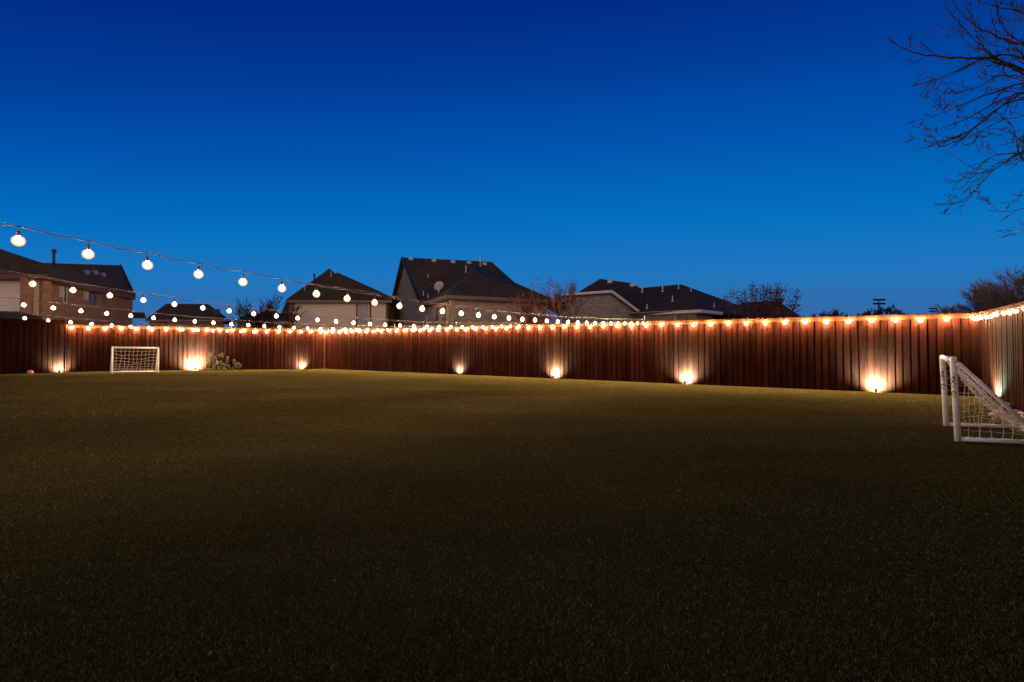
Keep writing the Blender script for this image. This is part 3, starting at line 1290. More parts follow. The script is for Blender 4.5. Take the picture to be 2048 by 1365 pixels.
# projecting hipped block
Fc = P(892.5, 588.5, 31)
zF = Fc.z
Fl = Vector((-6.60, 37.2, zF))
Gc = P(1107, 600, 34.6)
Gc.z = zF
Ap = P(947.6, 545.7, 35.5)
Rb = on_plane(952, 532, pl)
vl = on_plane(846, 606, pl)
dG = (Gc - Fc)
GbE = Gc + (Ap - Fc) * .1 + Vector((-2.2, 6.0, 0))
GbE.z = zF
ApR = Ap
H.roof([[Fc, Gc, Ap]], SHINGLE)
H.roof([[Fc, Ap, Rb, vl]], SHINGLE)
H.roof([[Gc, GbE, Rb, Ap]], SHINGLE)
uF = dG.normalized()
vF = (Fl - Fc).normalized()
W0 = Fc + uF * .45 + vF * .45
W1 = Fc + uF * (dG.length - .5) + vF * .45
W2 = Fl + uF * .45
soff = zF - .30
wr = on_plane(1043, 600, (down(W0), down(W1), W0))
wr2 = on_plane(1064, 600, (down(W0), down(W1), W0))
H.wallpoly([[down(W0, -.05), down(W1, -.05), Vector((W1.x, W1.y, soff)), Vector((W0.x, W0.y, soff))]], BRICK_TAN)
H.wallpoly([[down(W2, -.05), down(W0, -.05), Vector((W0.x, W0.y, soff)), Vector((W2.x, W2.y, soff))]], BRICK_TAN)
W3 = W1 + vF * 6
H.wallpoly([[down(W1, -.05), down(W3, -.05), Vector((W3.x, W3.y, soff)), Vector((W1.x, W1.y, soff))]], BRICK_TAN)
# soffit
H.roof([[Fc + Vector((0, 0, -.30)), Gc + Vector((0, 0, -.30)), Vector((W3.x, W3.y, zF - .3)), Vector((W2.x, W2.y, zF - .30)), Fl + Vector((0, 0, -.30))]], TRIM_BR, .04)
H.trim([Fl + Vector((0, 0, -.16)), Fc + Vector((0, 0, -.16)), Gc + Vector((0, 0, -.16))], GUTTER, .11, 'gutter')
m = MB()
dn = W0 + uF * -.06 - vF * .04
m.tube([Fc + Vector((-.05, .12, -.28)), Vector((dn.x - .08, dn.y, soff - .25)), (dn.x - .05, dn.y, 0)], .045, 6)
m.build('downspout', GUTTER, H.root)
H.window(wr, wr2, 2.2, soff - .28, TRIM_BR, upper=None)
a_ = W0 + vF * 1.2
b_ = W0 + vF * 2.0
H.window((a_.x, a_.y), (b_.x, b_.y), 2.3, soff - .35, TRIM_BR)
a_ = W0 + vF * 3.0
b_ = W0 + vF * 3.7
H.window((a_.x, a_.y), (b_.x, b_.y), 2.3, soff - .35, TRIM_BR)
for (x, y) in ((822, 519), (868, 522.5), (906, 525), (938, 526.5), (969, 529)):
    H.vent(on_plane(x, y, pl), .22)
H.vent(on_plane(961, 545.5, pl), .26)
H.pipe(on_plane(960.5, 532, pl), .75, .055)
H.pipe(on_plane(932, 545, pl), .60, .05, TRIM_WH, cap=False)
H.pipe(on_plane(970.5, 551, pl), .60, .10, PIPE_BLACK, name='flue_pipe')
for (x, y) in ((856, 556), (847, 591), (856, 596)):
    H.pipe(on_plane(x, y, pl), .34, .03, TRIM_WH, cap=False)
# satellite dish on the left slope of the hipped block
dp = on_plane(877.5, 588, (Fc, Ap, vl))
m = MB()
m.tube([dp, dp + Vector((0, -.05, .32))], .03, 8)
dish = m.build('satellite_dish', METAL_GREY, H.root)
m = MB()
dc = dp + Vector((.02, -.1, .55))
nd = Vector((-.30, -.85, .42)).normalized()
e1 = nd.orthogonal().normalized()
e2v = nd.cross(e1)
rings = []
for r_, hgt in ((.0, -.09), (.18, -.07), (.30, -.02), (.37, .02)):
    rings.append([dc + nd * hgt + (e1 * math.cos(a) + e2v * math.sin(a)) * max(r_, .005) for a in [2 * math.pi * i / 20 for i in range(20)]])
for r0_, r1_ in zip(rings[:-1], rings[1:]):
    for i in range(20):
        m.face([r0_[i], r0_[(i + 1) % 20], r1_[(i + 1) % 20], r1_[i]])
m.build('reflector', PLASTIC_GREY, dish, solid=.015, smooth=True)
m = MB()
m.tube([dc - e2v * .0 + Vector((.05, 0, -.36)), dc + nd * .42 + Vector((.05, 0, -.05))], .012, 6)
m.tube([dc + nd * .38 + Vector((.05, 0, -.08)), dc + nd * .50 + Vector((.05, 0, .03))], .035, 8)
m.build('receiver_arm', TRIM_WH, dish)

# --- H4: siding house with hipped roof
H = House('siding_house', 'house of pale horizontal siding with brown hipped roof and one upstairs window', (-16, 48, 0))
eL = P(571, 600.5, 45)
eR = P(784, 605.5, 45)
eR.z = eL.z
pk = P(659, 537, 50.5)
pl4 = (eL, eR, pk)
pk2 = on_plane(675, 545, pl4)
nt = on_plane(671, 548, pl4)
H.roof([[eL, eR, pk2, nt, pk]], SHINGLE)
eLb = eL + Vector((-2.5, 12, 0))
eRb = eR + Vector((.2, 12, 0))
H.roof([[eL, pk, eLb]], SHINGLE)
H.roof([[eR, eRb, pk2]], SHINGLE)
H.roof([[pk, nt, pk2, eRb, eLb]], SHINGLE)
H.roof([[eL + Vector((0, 0, -.22)), eR + Vector((0, 0, -.22)), eRb + Vector((0, 0, -.22)), eLb + Vector((0, 0, -.22))]], TRIM_BR, .04)
H.trim([eL + Vector((0, 0, -.12)), eR + Vector((0, 0, -.12))], GUTTER, .10, 'gutter')
yw = 45.6
wz = eL.z - .24


def wl4(px):
    return P(px, 640, yw)


a, b = wl4(590), wl4(773)
H.wallpoly([[down(a, 1.6), down(b, 1.6), down(b, wz), down(a, wz)]], SIDING)
a, b = wl4(582), wl4(776)
a.y += .2
b.y += .2
H.wallpoly([[down(a, -.05), down(b, -.05), down(b, 1.62), down(a, 1.62)]], BRICK_TAN)
for (x0, x1, mt) in ((582, 589.6, BRICK_RED), (772, 777, TRIM_BR), (712.5, 715, TRIM_BR), (739.5, 742.5, TRIM_BR)):
    a, b = wl4(x0), wl4(x1)
    m = MB()
    m.wall((a.x, a.y - .06), (b.x, b.y - .06), 1.6, wz, .1, 1)
    m.build('corner_trim', mt, H.root, uv=True)
a, b = wl4(776), wl4(776)
H.wallpoly([[down(a, -.05), down(a + Vector((.3, 11, 0)), -.05), down(a + Vector((.3, 11, 0)), wz), down(a, wz)]], BRICK_RED)
a = wl4(583)
H.wallpoly([[down(a, -.05), down(a + Vector((-2, 11, 0)), -.05), down(a + Vector((-2, 11, 0)), wz), down(a, wz)]], BRICK_RED)
a, b = wl4(717), wl4(736)
H.window((a.x, a.y), (b.x, b.y), P(720, 648, yw).z, P(720, 608, yw).z, TRIM_WH, upper=BLIND, proud=.06)
pb = on_plane(628.5, 566, pl4)
H.pipe(pb, .65, .07, PIPE_BLACK)
H.pipe(on_plane(662, 553, pl4), .45, .035, TRIM_WH, cap=False)
H.pipe(on_plane(609, 581, pl4), .35, .03, METAL_GREY, cap=False)
# low rear wing seen past the left corner
z1 = P(560, 624, 50).z
m = MB()
H.roof([[P(563, 624, 48), P(590, 624, 48), P(585, 606, 52), P(572, 606, 52)]], SHINGLE)

# --- H1: brick and siding house on the left
H = House('brick_house', 'red brick and pale siding house at the far left with flue pipe and several windows', (-26, 28, 0))
A1 = P(92, 553, 26)
B1 = P(262, 590, 35.7)
R1_ = P(241, 531, 38.8)
pl1 = (A1, B1, R1_)
tip = on_plane(270, 593, pl1)
H.roof([[A1, tip, R1_, on_plane(84, 526, pl1), on_plane(70, 545, pl1)]], SHINGLE)
bt = R1_ + (R1_ - B1)
bt.z = B1.z
bt2 = bt + (A1 - B1)
H.roof([[R1_, on_plane(84, 526, pl1), bt2, bt]], SHINGLE)
H.trim([R1_ + Vector((0, 0, -.05)), tip + Vector((0, 0, -.05))], TRIM_BR, .16, 'rake_board')
H.trim([A1 + Vector((0, 0, -.1)), tip + Vector((0, 0, -.1))], TRIM_BR, .13, 'fascia')
dd = (B1 - A1).normalized()
nn = Vector((-dd.y, dd.x, 0))
if nn.x > 0:
    nn = -nn
wa = A1 + nn * .4 - dd * 0.9
wb = on_plane(263, 600, (down(A1 + nn * .4), down(B1 + nn * .4), A1 + nn * .4))
wtop = A1.z - .18
H.wallpoly([[down(wa, -.05), down(wb, -.05), down(wb, wtop), down(wa, wtop)]], BRICK_RED)
wc = wb + nn * 8
H.wallpoly([[down(wb, -.05), down(wc, -.05), down(wc, wtop), down(R1_ + nn * 0, R1_.z - .3), down(wb, wtop)]], BRICK_RED)
H.roof([[A1 + Vector((0, 0, -.22)), tip + Vector((0, 0, -.22)), down(wc, A1.z - .22), down(wa + nn * 6, A1.z - .22)]], TRIM_BR, .04)
plw = (down(wa), down(wb), down(wa, 2))
for (x0, x1, y0, y1) in ((120, 127, 571, 592), (127.5, 133, 571, 604), (169, 175, 582, 598), (179, 190, 583, 606), (206, 210, 594, 606)):
    a, b = on_plane(x0, y0, plw), on_plane(x1, y0, plw)
    c = on_plane(x0, y1, plw)
    H.window((a.x, a.y), (b.x, b.y), c.z, a.z, TRIM_BR if x0 > 178 else TRIM_WH, BLIND if x0 in (120, 169) else GLASS, split=x1 - x0 > 8)
H.pipe(on_plane(107.5, 530, pl1), .68, .065, PIPE_BLACK, name='flue_pipe')
for (x, y) in ((170, 546), (187, 546), (203, 551)):
    H.vent(on_plane(x, y, pl1), .2)
# siding wing
yw = 25.2
e0 = P(-90, 549, yw)
e1_ = P(95, 551.5, yw)
e1_.z = e0.z
t0 = P(-90, 470, yw + 4.5)
plg = (e0, e1_, t0)
H.roof([[e0, e1_, on_plane(84, 526, plg), on_plane(0, 498, plg), on_plane(-90, 468, plg)]], SHINGLE)
tb0, tb1 = on_plane(-90, 468, plg), on_plane(84, 526, plg)
H.roof([[e1_, on_plane(84, 526, plg), tb1 + Vector((-2, 3, -.5)), e1_ + Vector((-2.6, 2.4, 0))]], SHINGLE)
H.trim([e0 + Vector((0, 0, -.1)), e1_ + Vector((0, 0, -.1))], TRIM_BR, .10, 'gutter')
H.roof([[e0 + Vector((0, 0, -.2)), e1_ + Vector((0, 0, -.2)), e1_ + Vector((0, 2, -.2)), e0 + Vector((0, 2, -.2))]], TRIM_BR, .04)
a, b = P(-90, 600, yw + .5), P(78, 600, yw + .5)
H.wallpoly([[down(a, -.05), down(b, -.05), down(b, e0.z - .2), down(a, e0.z - .2)]], SIDING)
a, b = P(78.3, 600, yw + .45), P(85, 600, yw + .45)
m = MB()
m.wall((a.x, a.y), (b.x, b.y), -.05, e0.z - .2, .5, 1)
m.build('brick_corner', BRICK_RED, H.root, uv=True)
# low porch roof in front
H.roof([[P(-60, 641, 23.4), P(88, 641, 23.4), P(40, 623, 24.9), P(-60, 622, 24.9)]], SHINGLE)
H.roof([[P(88, 641, 23.4), P(40, 623, 24.9), P(82, 634, 25.6)]], SHINGLE)
a, b = P(-50, 645, 23.8), P(80, 645, 23.8)
H.wallpoly([[down(a, -.05), down(b, -.05), down(b, P(0, 643, 23.4).z), down(a, P(0, 643, 23.4).z)]], BRICK_RED)


# --- far houses seen only as roofs
def far_house(label, outline, y0, y1, base, wallx, mat=SHINGLE, brick=BRICK_RED, extra=None):
    cx = P((outline[0][0] + outline[-1][0]) / 2, 640, y0)
    H = House('house', label, (cx.x, y0 + 4, 0))
    xs = [o[0] for o in outline]
    a, b = P(min(xs), base, y0), P(max(xs), base, y0)
    b.z = a.z
    top = min(outline, key=lambda o: o[1])
    c = P(top[0], top[1], y1)
    pl_ = (a, b, c)
    pts = [a] + [on_plane(x, y, pl_) for x, y in outline[1:-1]] + [b]
    H.roof([pts], mat)
    # sides and back slope
    yb = 2 * y1 - y0
    ab, bb = Vector((a.x * yb / y0 * .97, yb, a.z)), Vector((b.x * yb / y0 * .97, yb, a.z))
    H.roof([[pts[1], a, ab]], mat)
    H.roof([[pts[-2], b, bb]], mat)
    H.roof([[pts[1], pts[-2], bb, ab]], mat)
    wa_, wb_ = P(wallx[0], 650, y0 + .5), P(wallx[1], 650, y0 + .5)
    H.wallpoly([[down(wa_, -.05), down(wb_, -.05), down(wb_, a.z - .1), down(wa_, a.z - .1)]], brick)
    H.trim([a + Vector((0, 0, -.1)), b + Vector((0, 0, -.1))], GUTTER, .1, 'gutter')
    return H, pl_


H, _p = far_house('small distant house with flat-topped hip roof left of the bare tree', [(290, 637), (332, 608), (416, 608.5), (453, 643)], 58, 63, 640, (298, 446))
H.roof([[P(425, 620, 57.5), P(438, 618, 57.5), P(440, 630, 57), P(428, 630, 57)]], SHINGLE)
H.roof([[P(262, 634, 46), P(292, 634, 46), P(288, 625, 48), P(266, 625, 48)]], SHINGLE)
H, _p = far_house('low distant house with tiny gable behind the bare tree', [(468, 641), (497, 627), (577, 627), (600, 641)], 53, 57, 642, (474, 590))
H.roof([[P(524, 627, 54.5), P(541, 611, 55.5), P(541, 614, 58), P(524, 628, 58)], [P(541, 611, 55.5), P(557, 628, 54.5), P(557, 628, 58), P(541, 614, 58)]], SHINGLE)
H.wallpoly([[P(526, 628, 55), P(555, 628, 55), P(541, 613, 55)]], TRIM_BR, .1)
H, _p = far_house('distant dark hip-roofed house behind the leafy shrub tree at right', [(1450, 640), (1487, 605), (1556, 602), (1612, 636)], 50, 55, 640, (1462, 1600), SHINGLE_GREY)
H.pipe(on_plane(1458, 628, _p) + Vector((0, 0, .4)), .45, .08, PIPE_BLACK)
H.pipe(on_plane(1562, 609, _p), .35, .10, PIPE_BLACK)

# --- H6: grey brick house with charcoal roofs
H = House('brick_house', 'grey brick house with charcoal hip roofs, pale trim boards and roof vents', (8, 33, 0))
zE = P(1402, 619.5, 28.8).z
ea = P(1262, 627, 32)
ea.z = zE
ec = P(1402, 619.5, 28.8)
rk1 = P(1362, 569, 35.0)
pl6 = (ea, ec, rk1)
rk0 = on_plane(1270, 577.5, pl6)
eh = P(1445, 623, 31)
eh.z = zE
far = P(1462, 615, 38)
H.roof([[on_plane(1240, 629, pl6), ec, rk1, rk0]], SHINGLE_GREY)
H.roof([[ec, eh, rk1]], SHINGLE_GREY)
ehb = ec + (eh - ec) * 4.2
H.roof([[eh, ehb, rk1]], SHINGLE_GREY)
H.roof([[rk0, rk1, ehb, rk0 + Vector((2, 8, -2))]], SHINGLE_GREY)
H.trim([ea + Vector((0, 0, -.08)), ec + Vector((0, 0, -.08)), eh + Vector((0, 0, -.08))], TRIM_WH, .085, 'gutter')
iw = Vector((.25, .55, 0))
wa, wb = ea + iw, ec + iw + Vector((-.35, 0, 0))
wt_ = zE - .2
H.wallpoly([[down(wa, -.05), down(wb, -.05), down(wb, wt_), down(wa, wt_)]], BRICK_GREY)
wd_ = eh + Vector((-.5, .3, 0))
H.wallpoly([[down(wb, -.05), down(wd_, -.05), down(wd_, wt_), down(wb, wt_)]], BRICK_RED)
H.roof([[ea + Vector((0, 0, -.18)), ec + Vector((0, 0, -.18)), eh + Vector((0, 0, -.18)), eh + Vector((0, 3, -.18)), ea + Vector((0, 3, -.18))]], TRIM_BR, .04)
plw = (down(wa), down(wb), down(wa, 2))
a, b = on_plane(1360, 630, plw), on_plane(1374, 630, plw)
H.window((a.x, a.y), (b.x, b.y), 1.9, wt_ - .2, TRIM_BR)
m = MB()
q = on_plane(1349, 630, plw)
m.tube([(q.x, q.y - .4, zE - .1), (q.x, q.y - .08, wt_ - .25), (q.x, q.y - .08, 0)], .05, 6)
m.build('downspout', TRIM_WH, H.root)
# rear main roof
f0 = P(1140, 612, 36)
f1 = P(1300, 612, 36)
f1.z = f0.z
tp = P(1200, 558, 41)
pl7 = (f0, f1, tp)
H.roof([[on_plane(1105, 618, pl7), f1, on_plane(1292, 584, pl7), on_plane(1265, 567, pl7), tp, on_plane(1128, 602, pl7)]], SHINGLE_GREY)
q0_, q1_ = on_plane(1265, 567, pl7), on_plane(1292, 584, pl7)
H.roof([[tp, q0_, q0_ + Vector((0, 6, -2.2)), tp + Vector((-1, 6, -2.2))]], SHINGLE_GREY)
# left gable wall with pale rake trim
gA, gB, gC = P(1132, 590.5, 31), P(1222, 584, 31.6), P(1277, 625, 32.2)
H.wallpoly([[down(gA, -.05), down(gC, -.05), gC + Vector((0, 0, -.1)), gB + Vector((0, 0, -.1)), gA + Vector((0, 0, -.1))]], BRICK_GREY)
fo = Vector((0, -.28, 0))
H.trim([gA + fo, gB + fo, gC + fo], TRIM_WH, .075, 'rake_board')
H.roof([[gA + fo, gB + fo, gB + Vector((0, 8, .5)), gA + Vector((0, 6, .4))], [gB + fo, gC + fo, gC + Vector((.5, 5, .2)), gB + Vector((0, 8, .5))]], SHINGLE_GREY)
for (x, y, hh, r_, mt, cp_) in ((1284.5, 585, .38, .05, METAL_GREY, True), (1325, 583.5, .42, .05, METAL_GREY, True), (1357, 577.5, .30, .035, METAL_GREY, True),
                               (1345, 603, .36, .03, TRIM_WH, False), (1294, 618, .30, .03, TRIM_WH, False)):
    H.pipe(on_plane(x, y, pl6), hh, r_, mt, cp_)
plh = (ec, eh, rk1)
H.pipe(on_plane(1382, 583, plh), .25, .03, METAL_GREY, False)
H.pipe(on_plane(1428, 615, plh), .28, .03, TRIM_WH, False)
for (x, y) in ((1306, 579), (1329, 576.5)):
    H.vent(on_plane(x, y, pl6), .2, PIPE_BLACK)
for (x, y) in ((1219, 565), (1264, 572)):
    H.vent(on_plane(x, y, pl7), .2)


# ------------------------------------------------------------------ trees
def grow(m, p, d, length, rad, level, rg, spread=.5, up=.15, minr=.004, twig=3, tips=None, nseg=4, ratio=.62, kids=(2, 4), wig=.16):
    pts = [p.copy()]
    rr = [rad]
    d = d.normalized()
    for k in range(nseg):
        d = (d + Vector((rg.uniform(-wig, wig), rg.uniform(-wig, wig), rg.uniform(-wig, wig) + up * .3))).normalized()
        p = p + d * (length / nseg)
        pts.append(p.copy())
        rr.append(max(minr, rad * (1 - .55 * (k + 1) / nseg)))
    m.tube(pts, rr, 6 if rad > .03 else (4 if rad > .012 else 3), caps=False)
    if level <= 0:
        if tips is not None:
            tips.append((pts[-1], d))
            tips.append((pts[-2], d))
        return
    for c in range(rg.randint(*kids)):
        k = rg.randint(1, nseg)
        base = pts[k]
        ax = d.orthogonal().normalized()
        ax = Matrix.Rotation(rg.uniform(0, 2 * math.pi), 3, d) @ ax
        nd_ = (d + ax * rg.uniform(spread * .5, spread * 1.4)).normalized()
        nd_.z += up
        grow(m, base, nd_, length * ratio * rg.uniform(.7, 1.15), rr[k] * .68, level - 1, rg, spread, up, minr, twig, tips, nseg, ratio, kids, wig)
    grow(m, pts[-1], d, length * ratio, rr[-1], level - 1, rg, spread, up, minr, twig, tips, nseg, ratio, kids, wig)


def bare_tree(label, base, height, width, seed, mat=BARK_DARK, trunks=1, levels=4, minr=.012, cat='tree', group=None, name='bare_tree', wig=.16, kids=(2, 4), leafm=None, leaf=.05, nleaf=5, lowtrunk=.25, twr=.05):
    rg = random.Random(seed)
    base = Vector(base)
    root = thing(name, label, cat, tuple(base), group)
    mt = MB()
    mc = MB()
    tips = []
    for k in range(trunks):
        a = rg.uniform(0, 2 * math.pi)
        sp_ = (width / height) * (.35 if trunks > 1 else .04)
        d = Vector((math.cos(a) * sp_, math.sin(a) * sp_, 1)).normalized()
        if trunks > 1:
            d = Vector(((k / (trunks - 1) - .5) * 1.1 * width / height, rg.uniform(-.2, .2), 1)).normalized()
        b0 = base + Vector((rg.uniform(-.1, .1), rg.uniform(-.1, .1), -.1))
        lt = height * lowtrunk
        tr = height * twr / max(1, trunks ** .5)
        mt.tube([b0, b0 + d * lt * .5, b0 + d * lt], [tr, tr * .85, tr * .75], 8)
        top = b0 + d * lt
        for c in range(rg.randint(3, 4) if trunks == 1 else 2):
            a = rg.uniform(0, 2 * math.pi)
            q = (d + Vector((math.cos(a) * width / height * .75, math.sin(a) * width / height * .6, 0))).normalized()
            grow(mc, top, q, height * .30, tr * .6, levels, rg, .55, .10, minr, tips=tips, wig=wig, kids=kids, ratio=.66)
    # fit the crown to the wanted size
    zs = [v[2] for v in mc.v]
    xs = [v[0] for v in mc.v]
    z0 = base.z
    ks = (height) / max(.1, max(zs) - z0)
    kx = width / max(.1, max(xs) - min(xs))
    kx = min(kx, 2.6)

    def fit(v):
        return (base.x + (v[0] - base.x) * kx, base.y + (v[1] - base.y) * kx, z0 + (v[2] - z0) * ks)
    mc.v = [fit(v) for v in mc.v]
    mt.v = [fit(v) for v in mt.v]
    mt.build('trunk', mat, root)
    mc.build('crown', mat, root)
    if leafm:
        ml = MB()
        for (p, d) in tips:
            p = Vector(fit(p))
            if p.z < z0 + height * .50 or rg.random() < .35:
                continue
            for k in range(nleaf):
                c = p + Vector((rg.gauss(0, leaf * 1.1), rg.gauss(0, leaf * 1.1), rg.gauss(0, leaf * 1.7)))
                u = Vector((rg.uniform(-1, 1), rg.uniform(-1, 1), rg.uniform(-1, 1))).normalized() * leaf * rg.uniform(.4, 1)
                w = u.orthogonal().normalized() * leaf * .4
                ml.face([c - u, c + w, c + u, c - w])
        ml.build('leaves', leafm, root)
    return root


def gp(px, Y):
    v = P(px, 689, Y)
    return (v.x, Y, 0)


bare_tree('multi-stemmed shrub tree with sparse reddish leaves between the gabled house and the grey brick house', gp(1104, 24.4), 4.6, 3.7, 11, BARK_RED, trunks=7, levels=3,
          minr=.008, name='leafy_tree', leafm=LEAF_DRY, leaf=.05, nleaf=8, kids=(2, 3), twr=.02, lowtrunk=.32)
bare_tree('shrub tree with clusters of dark dry leaves in front of the distant dark roof', gp(1522, 21.0), 3.85, 2.9, 5, BARK_DARK, trunks=8, levels=2,
          minr=.007, name='leafy_tree', leafm=LEAF_DRY, leaf=.075, nleaf=14, kids=(1, 3), twr=.02, lowtrunk=.32)
bare_tree('bare winter tree behind the fence left of the siding house', gp(530, 42), 5.6, 5.2, 21, BARK_DARK, levels=4, minr=.016)
for (px, Y, h_, w_, sd, lb) in ((2000, 36, 5.6, 5.0, 8, 'rounded brownish bare tree behind the right corner of the fence'),
                                (2052, 33, 6.4, 6.0, 14, 'tallest brownish bare tree at the right edge behind the fence'),
                                (2130, 31, 6.6, 6.5, 9, 'bushy bare tree mostly outside the right edge behind the fence'),
                                (1958, 37, 4.7, 4.6, 31, 'lowest brownish bare tree at the left end of the clump behind the right corner')):
    bare_tree(lb, gp(px, Y), h_, w_, sd, BARK_TAN, levels=5, minr=.006, kids=(3, 5), twr=.03, wig=.14, group='brownish bare trees behind the right corner')
for (px, Y, h_, w_, sd, lb) in ((1643, 85, 6.6, 5.5, 41, 'leftmost of the small distant bare trees on the horizon right of the dark roof'),
                                (1676, 85, 7.4, 6.5, 42, 'second distant bare tree on the horizon, left of the stadium lights'),
                                (1752, 75, 7.2, 7.5, 43, 'distant bare tree directly under the stadium lights'),
                                (1822, 75, 7.6, 8.0, 44, 'wide distant bare tree just right of the stadium lights'),
                                (1880, 80, 6.0, 6.0, 45, 'distant bare tree beneath the smaller stadium lights')):
    bare_tree(lb, gp(px, Y), h_, w_, sd, BARK_DARK, levels=5, minr=.03, group='distant bare trees', kids=(2, 4))

# stadium lights
for (px, py, Y, sc_l, lb) in ((1757, 601, 150, 1.0, 'tall stadium light mast with eight lamps far beyond the fence'),
                              (1865, 618, 210, .9, 'smaller more distant stadium light mast right of the tall one')):
    c = P(px, py, Y)
    root = thing('stadium_light', lb, 'stadium light', (c.x, Y, 0))
    m = MB()
    m.tube([(c.x, Y, 0), (c.x, Y, c.z + .2)], [.3, .14], 8)
    m.build('mast', BLACK, root)
    for rw, zo in ((0, .0), (1, -1.15)):
        m = MB()
        m.box((c.x, Y, c.z + zo), (3.4 * sc_l, .15, .12))
        m.build('crossarm', BLACK, root)
        for k in range(4):
            m = MB()
            cx = c.x + (k - 1.5) * .92 * sc_l
            m.tube([(cx, Y - .5, c.z + zo + .02), (cx, Y - .45, c.z + zo + .08), (cx, Y + .2, c.z + zo + .3)], [.34, .36, .16], 10)
            m.build('lamp', BLACK, root)

# ------------------------------------------------------------------ near bare tree reaching in from the right
rt = random.Random(99)
TX, TY = 13.6, 9.6
root = thing('bare_tree', 'large bare tree reaching leafless branches in from the upper right corner', 'tree', (TX, TY, 0))
m = MB()
m.tube([(TX, TY, -.1), (TX + .05, TY, 1.5), (TX - .05, TY + .1, 3.5), (TX, TY, 6.0), (TX + .2, TY - .1, 9.0)], [.26, .22, .19, .15, .06], 12)
m.build('trunk', BARK_DARK, root)
limbs = [  # pixel polylines (px, py) from the right inward, with depth and start radius
    ([(2200, 190), (2048, 140), (1985, 118), (1920, 116), (1860, 112), (1815, 102), (1790, 88)], 9.0, .042),
    ([(2200, 215), (2090, 110), (2010, 80), (1965, 60), (1925, 30), (1890, -15)], 9.3, .040),
    ([(2250, 120), (2120, 60), (2048, 28), (1985, 12), (1930, -8)], 8.7, .036),
    ([(2200, 240), (2048, 150), (1990, 115), (1955, 85), (1905, 30), (1885, -5)], 9.5, .034),
    ([(2200, 205), (2048, 118), (1970, 118), (1905, 148), (1870, 160), (1825, 172)], 8.8, .030),
    ([(2200, 260), (2080, 168), (1990, 185), (1925, 210), (1880, 228), (1816, 246)], 9.1, .030),
    ([(2200, 270), (2070, 190), (2005, 200), (1950, 228), (1900, 252), (1858, 262)], 8.6, .026),
    ([(2230, 280), (2090, 180), (2000, 215), (1940, 262), (1895, 280), (1860, 285), (1824, 275)], 9.2, .030),
    ([(2230, 290), (2110, 205), (2020, 205), (1970, 240), (1935, 270), (1905, 285)], 8.9, .022),
    ([(2250, 240), (2120, 180), (2010, 150), (1960, 172), (1900, 190), (1878, 192)], 9.4, .024),
    ([(2260, 350), (2120, 300), (2048, 305), (2000, 330), (1960, 370), (1935, 398), (1902, 410)], 8.8, .028),
    ([(2260, 340), (2110, 310), (2020, 308), (1970, 322), (1945, 355), (1895, 366)], 9.1, .022),
    ([(1975, 324), (1935, 330), (1904, 310)], 9.1, .008),
    ([(2260, 370), (2130, 345), (2060, 330), (2035, 300), (2030, 262), (2010, 235)], 9.0, .024),
    ([(2200, 385), (2090, 395), (2048, 380), (2032, 402), (2002, 405)], 8.9, .014),
    ([(2230, 430), (2100, 425), (2048, 418), (2020, 424), (1980, 421)], 8.7, .010),
    ([(2230, 480), (2100, 455), (2048, 458), (2032, 470), (2010, 466), (1995, 462)], 8.8, .012),
    ([(2220, 330), (2100, 280), (2040, 262), (2000, 270), (1960, 262)], 9.3, .018),
    ([(2200, 160), (2100, 90), (2048, 88), (2005, 50), (1990, -10)], 8.6, .028),
    ([(2240, 100), (2100, 40), (2040, 40), (2015, -10)], 9.4, .024),
    ([(2200, 300), (2100, 230), (2030, 235), (1975, 255), (1945, 285)], 9.5, .018),
    ([(2180, 150), (2080, 130), (2030, 100), (1985, 92), (1940, 70), (1875, 52)], 9.0, .020),
]


def smooth_line(pts, k=4):
    out = []
    n = len(pts)
    for i in range(n - 1):
        p0 = pts[max(i - 1, 0)]
        p1 = pts[i]
        p2 = pts[i + 1]
        p3 = pts[min(i + 2, n - 1)]
        for j in range(k):
            t_ = j / k
            out.append(.5 * ((2 * p1) + (-p0 + p2) * t_ + (2 * p0 - 5 * p1 + 4 * p2 - p3) * t_ * t_ + (-p0 + 3 * p1 - 3 * p2 + p3) * t_ ** 3))
    out.append(pts[-1])
    return out


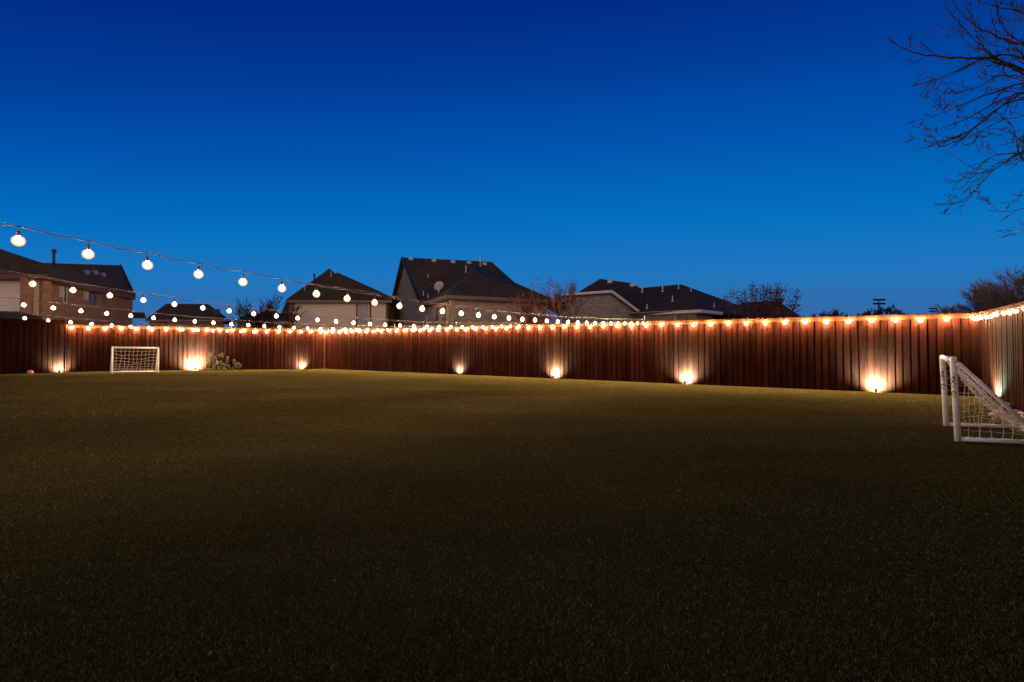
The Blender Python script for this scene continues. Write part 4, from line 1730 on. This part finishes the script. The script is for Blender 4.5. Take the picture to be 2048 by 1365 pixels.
def sprig(m, p, d, ln, r, lvl):
    n = 5
    pts = [p.copy()]
    rs = [r]
    d = d.normalized()
    for k in range(n):
        d = (d + Vector((rt.uniform(-.16, .16), rt.uniform(-.16, .16), rt.uniform(-.14, .20)))).normalized()
        p = p + d * ln / n
        pts.append(p.copy())
        rs.append(max(.0045, r * (1 - .6 * (k + 1) / n)))
    m.tube(pts, rs, 3 if r < .008 else 4, caps=False)
    # bud at the tip
    m.blob(pts[-1], (.007, .007, .011), 4, 3)
    if lvl > 0:
        for k in range(1, n + 1):
            if rt.random() < .5:
                ax = Vector((rt.uniform(-1, 1), rt.uniform(-1, 1), rt.uniform(-1, 1.1)))
                ax = (ax - d * ax.dot(d)).normalized()
                sprig(m, pts[k], d * .8 + ax * rt.uniform(.3, .75), ln * rt.uniform(.3, .6), rs[k] * .75, lvl - 1)


m = MB()
for (pix, Y, r0) in limbs:
    n = len(pix)
    pts = [P(px, py, Y + (i / (n - 1)) * rt.uniform(-.8, .8)) for i, (px, py) in enumerate(pix)]
    if pix[0][0] > 2100:
        z = pts[0].z - .8
        pts = [Vector((TX, TY, max(2.6, min(8.5, z)))), pts[0].lerp(Vector((TX, TY, z)), .4)] + pts
    sm_ = smooth_line(pts)
    k_ = len(sm_)
    rs = [max(.0045, r0 * (1 - .88 * (i / (k_ - 1)) ** .8)) for i in range(k_)]
    sm_ = [p + Vector((rt.uniform(-.012, .012), rt.uniform(-.012, .012), rt.uniform(-.014, .014))) for p in sm_]
    m.tube(sm_, rs, 6, caps=False)
    m.blob(sm_[-1], (.008, .008, .012), 4, 3)
    for i in range(4, k_ - 1):
        for _k in range(1):
            if rt.random() > (.66 if r0 > .016 else .12):
                continue
            d = (sm_[i + 1] - sm_[i]).normalized()
            ax = Vector((rt.uniform(-1, 1), rt.uniform(-1, 1), rt.uniform(-1, 1)))
            ax = (ax - d * ax.dot(d)).normalized()
            L_ = rt.uniform(.25, .8) * (1 - .5 * i / k_)
            sprig(m, sm_[i], d * .85 + ax * rt.uniform(.25, .6), L_, max(.005, rs[i] * .6), 2 if L_ > .35 else 1)
m.build('crown', BARK_BLACK, root)

# drop helper properties
for o in bpy.data.objects:
    if '_o' in o:
        del o['_o']
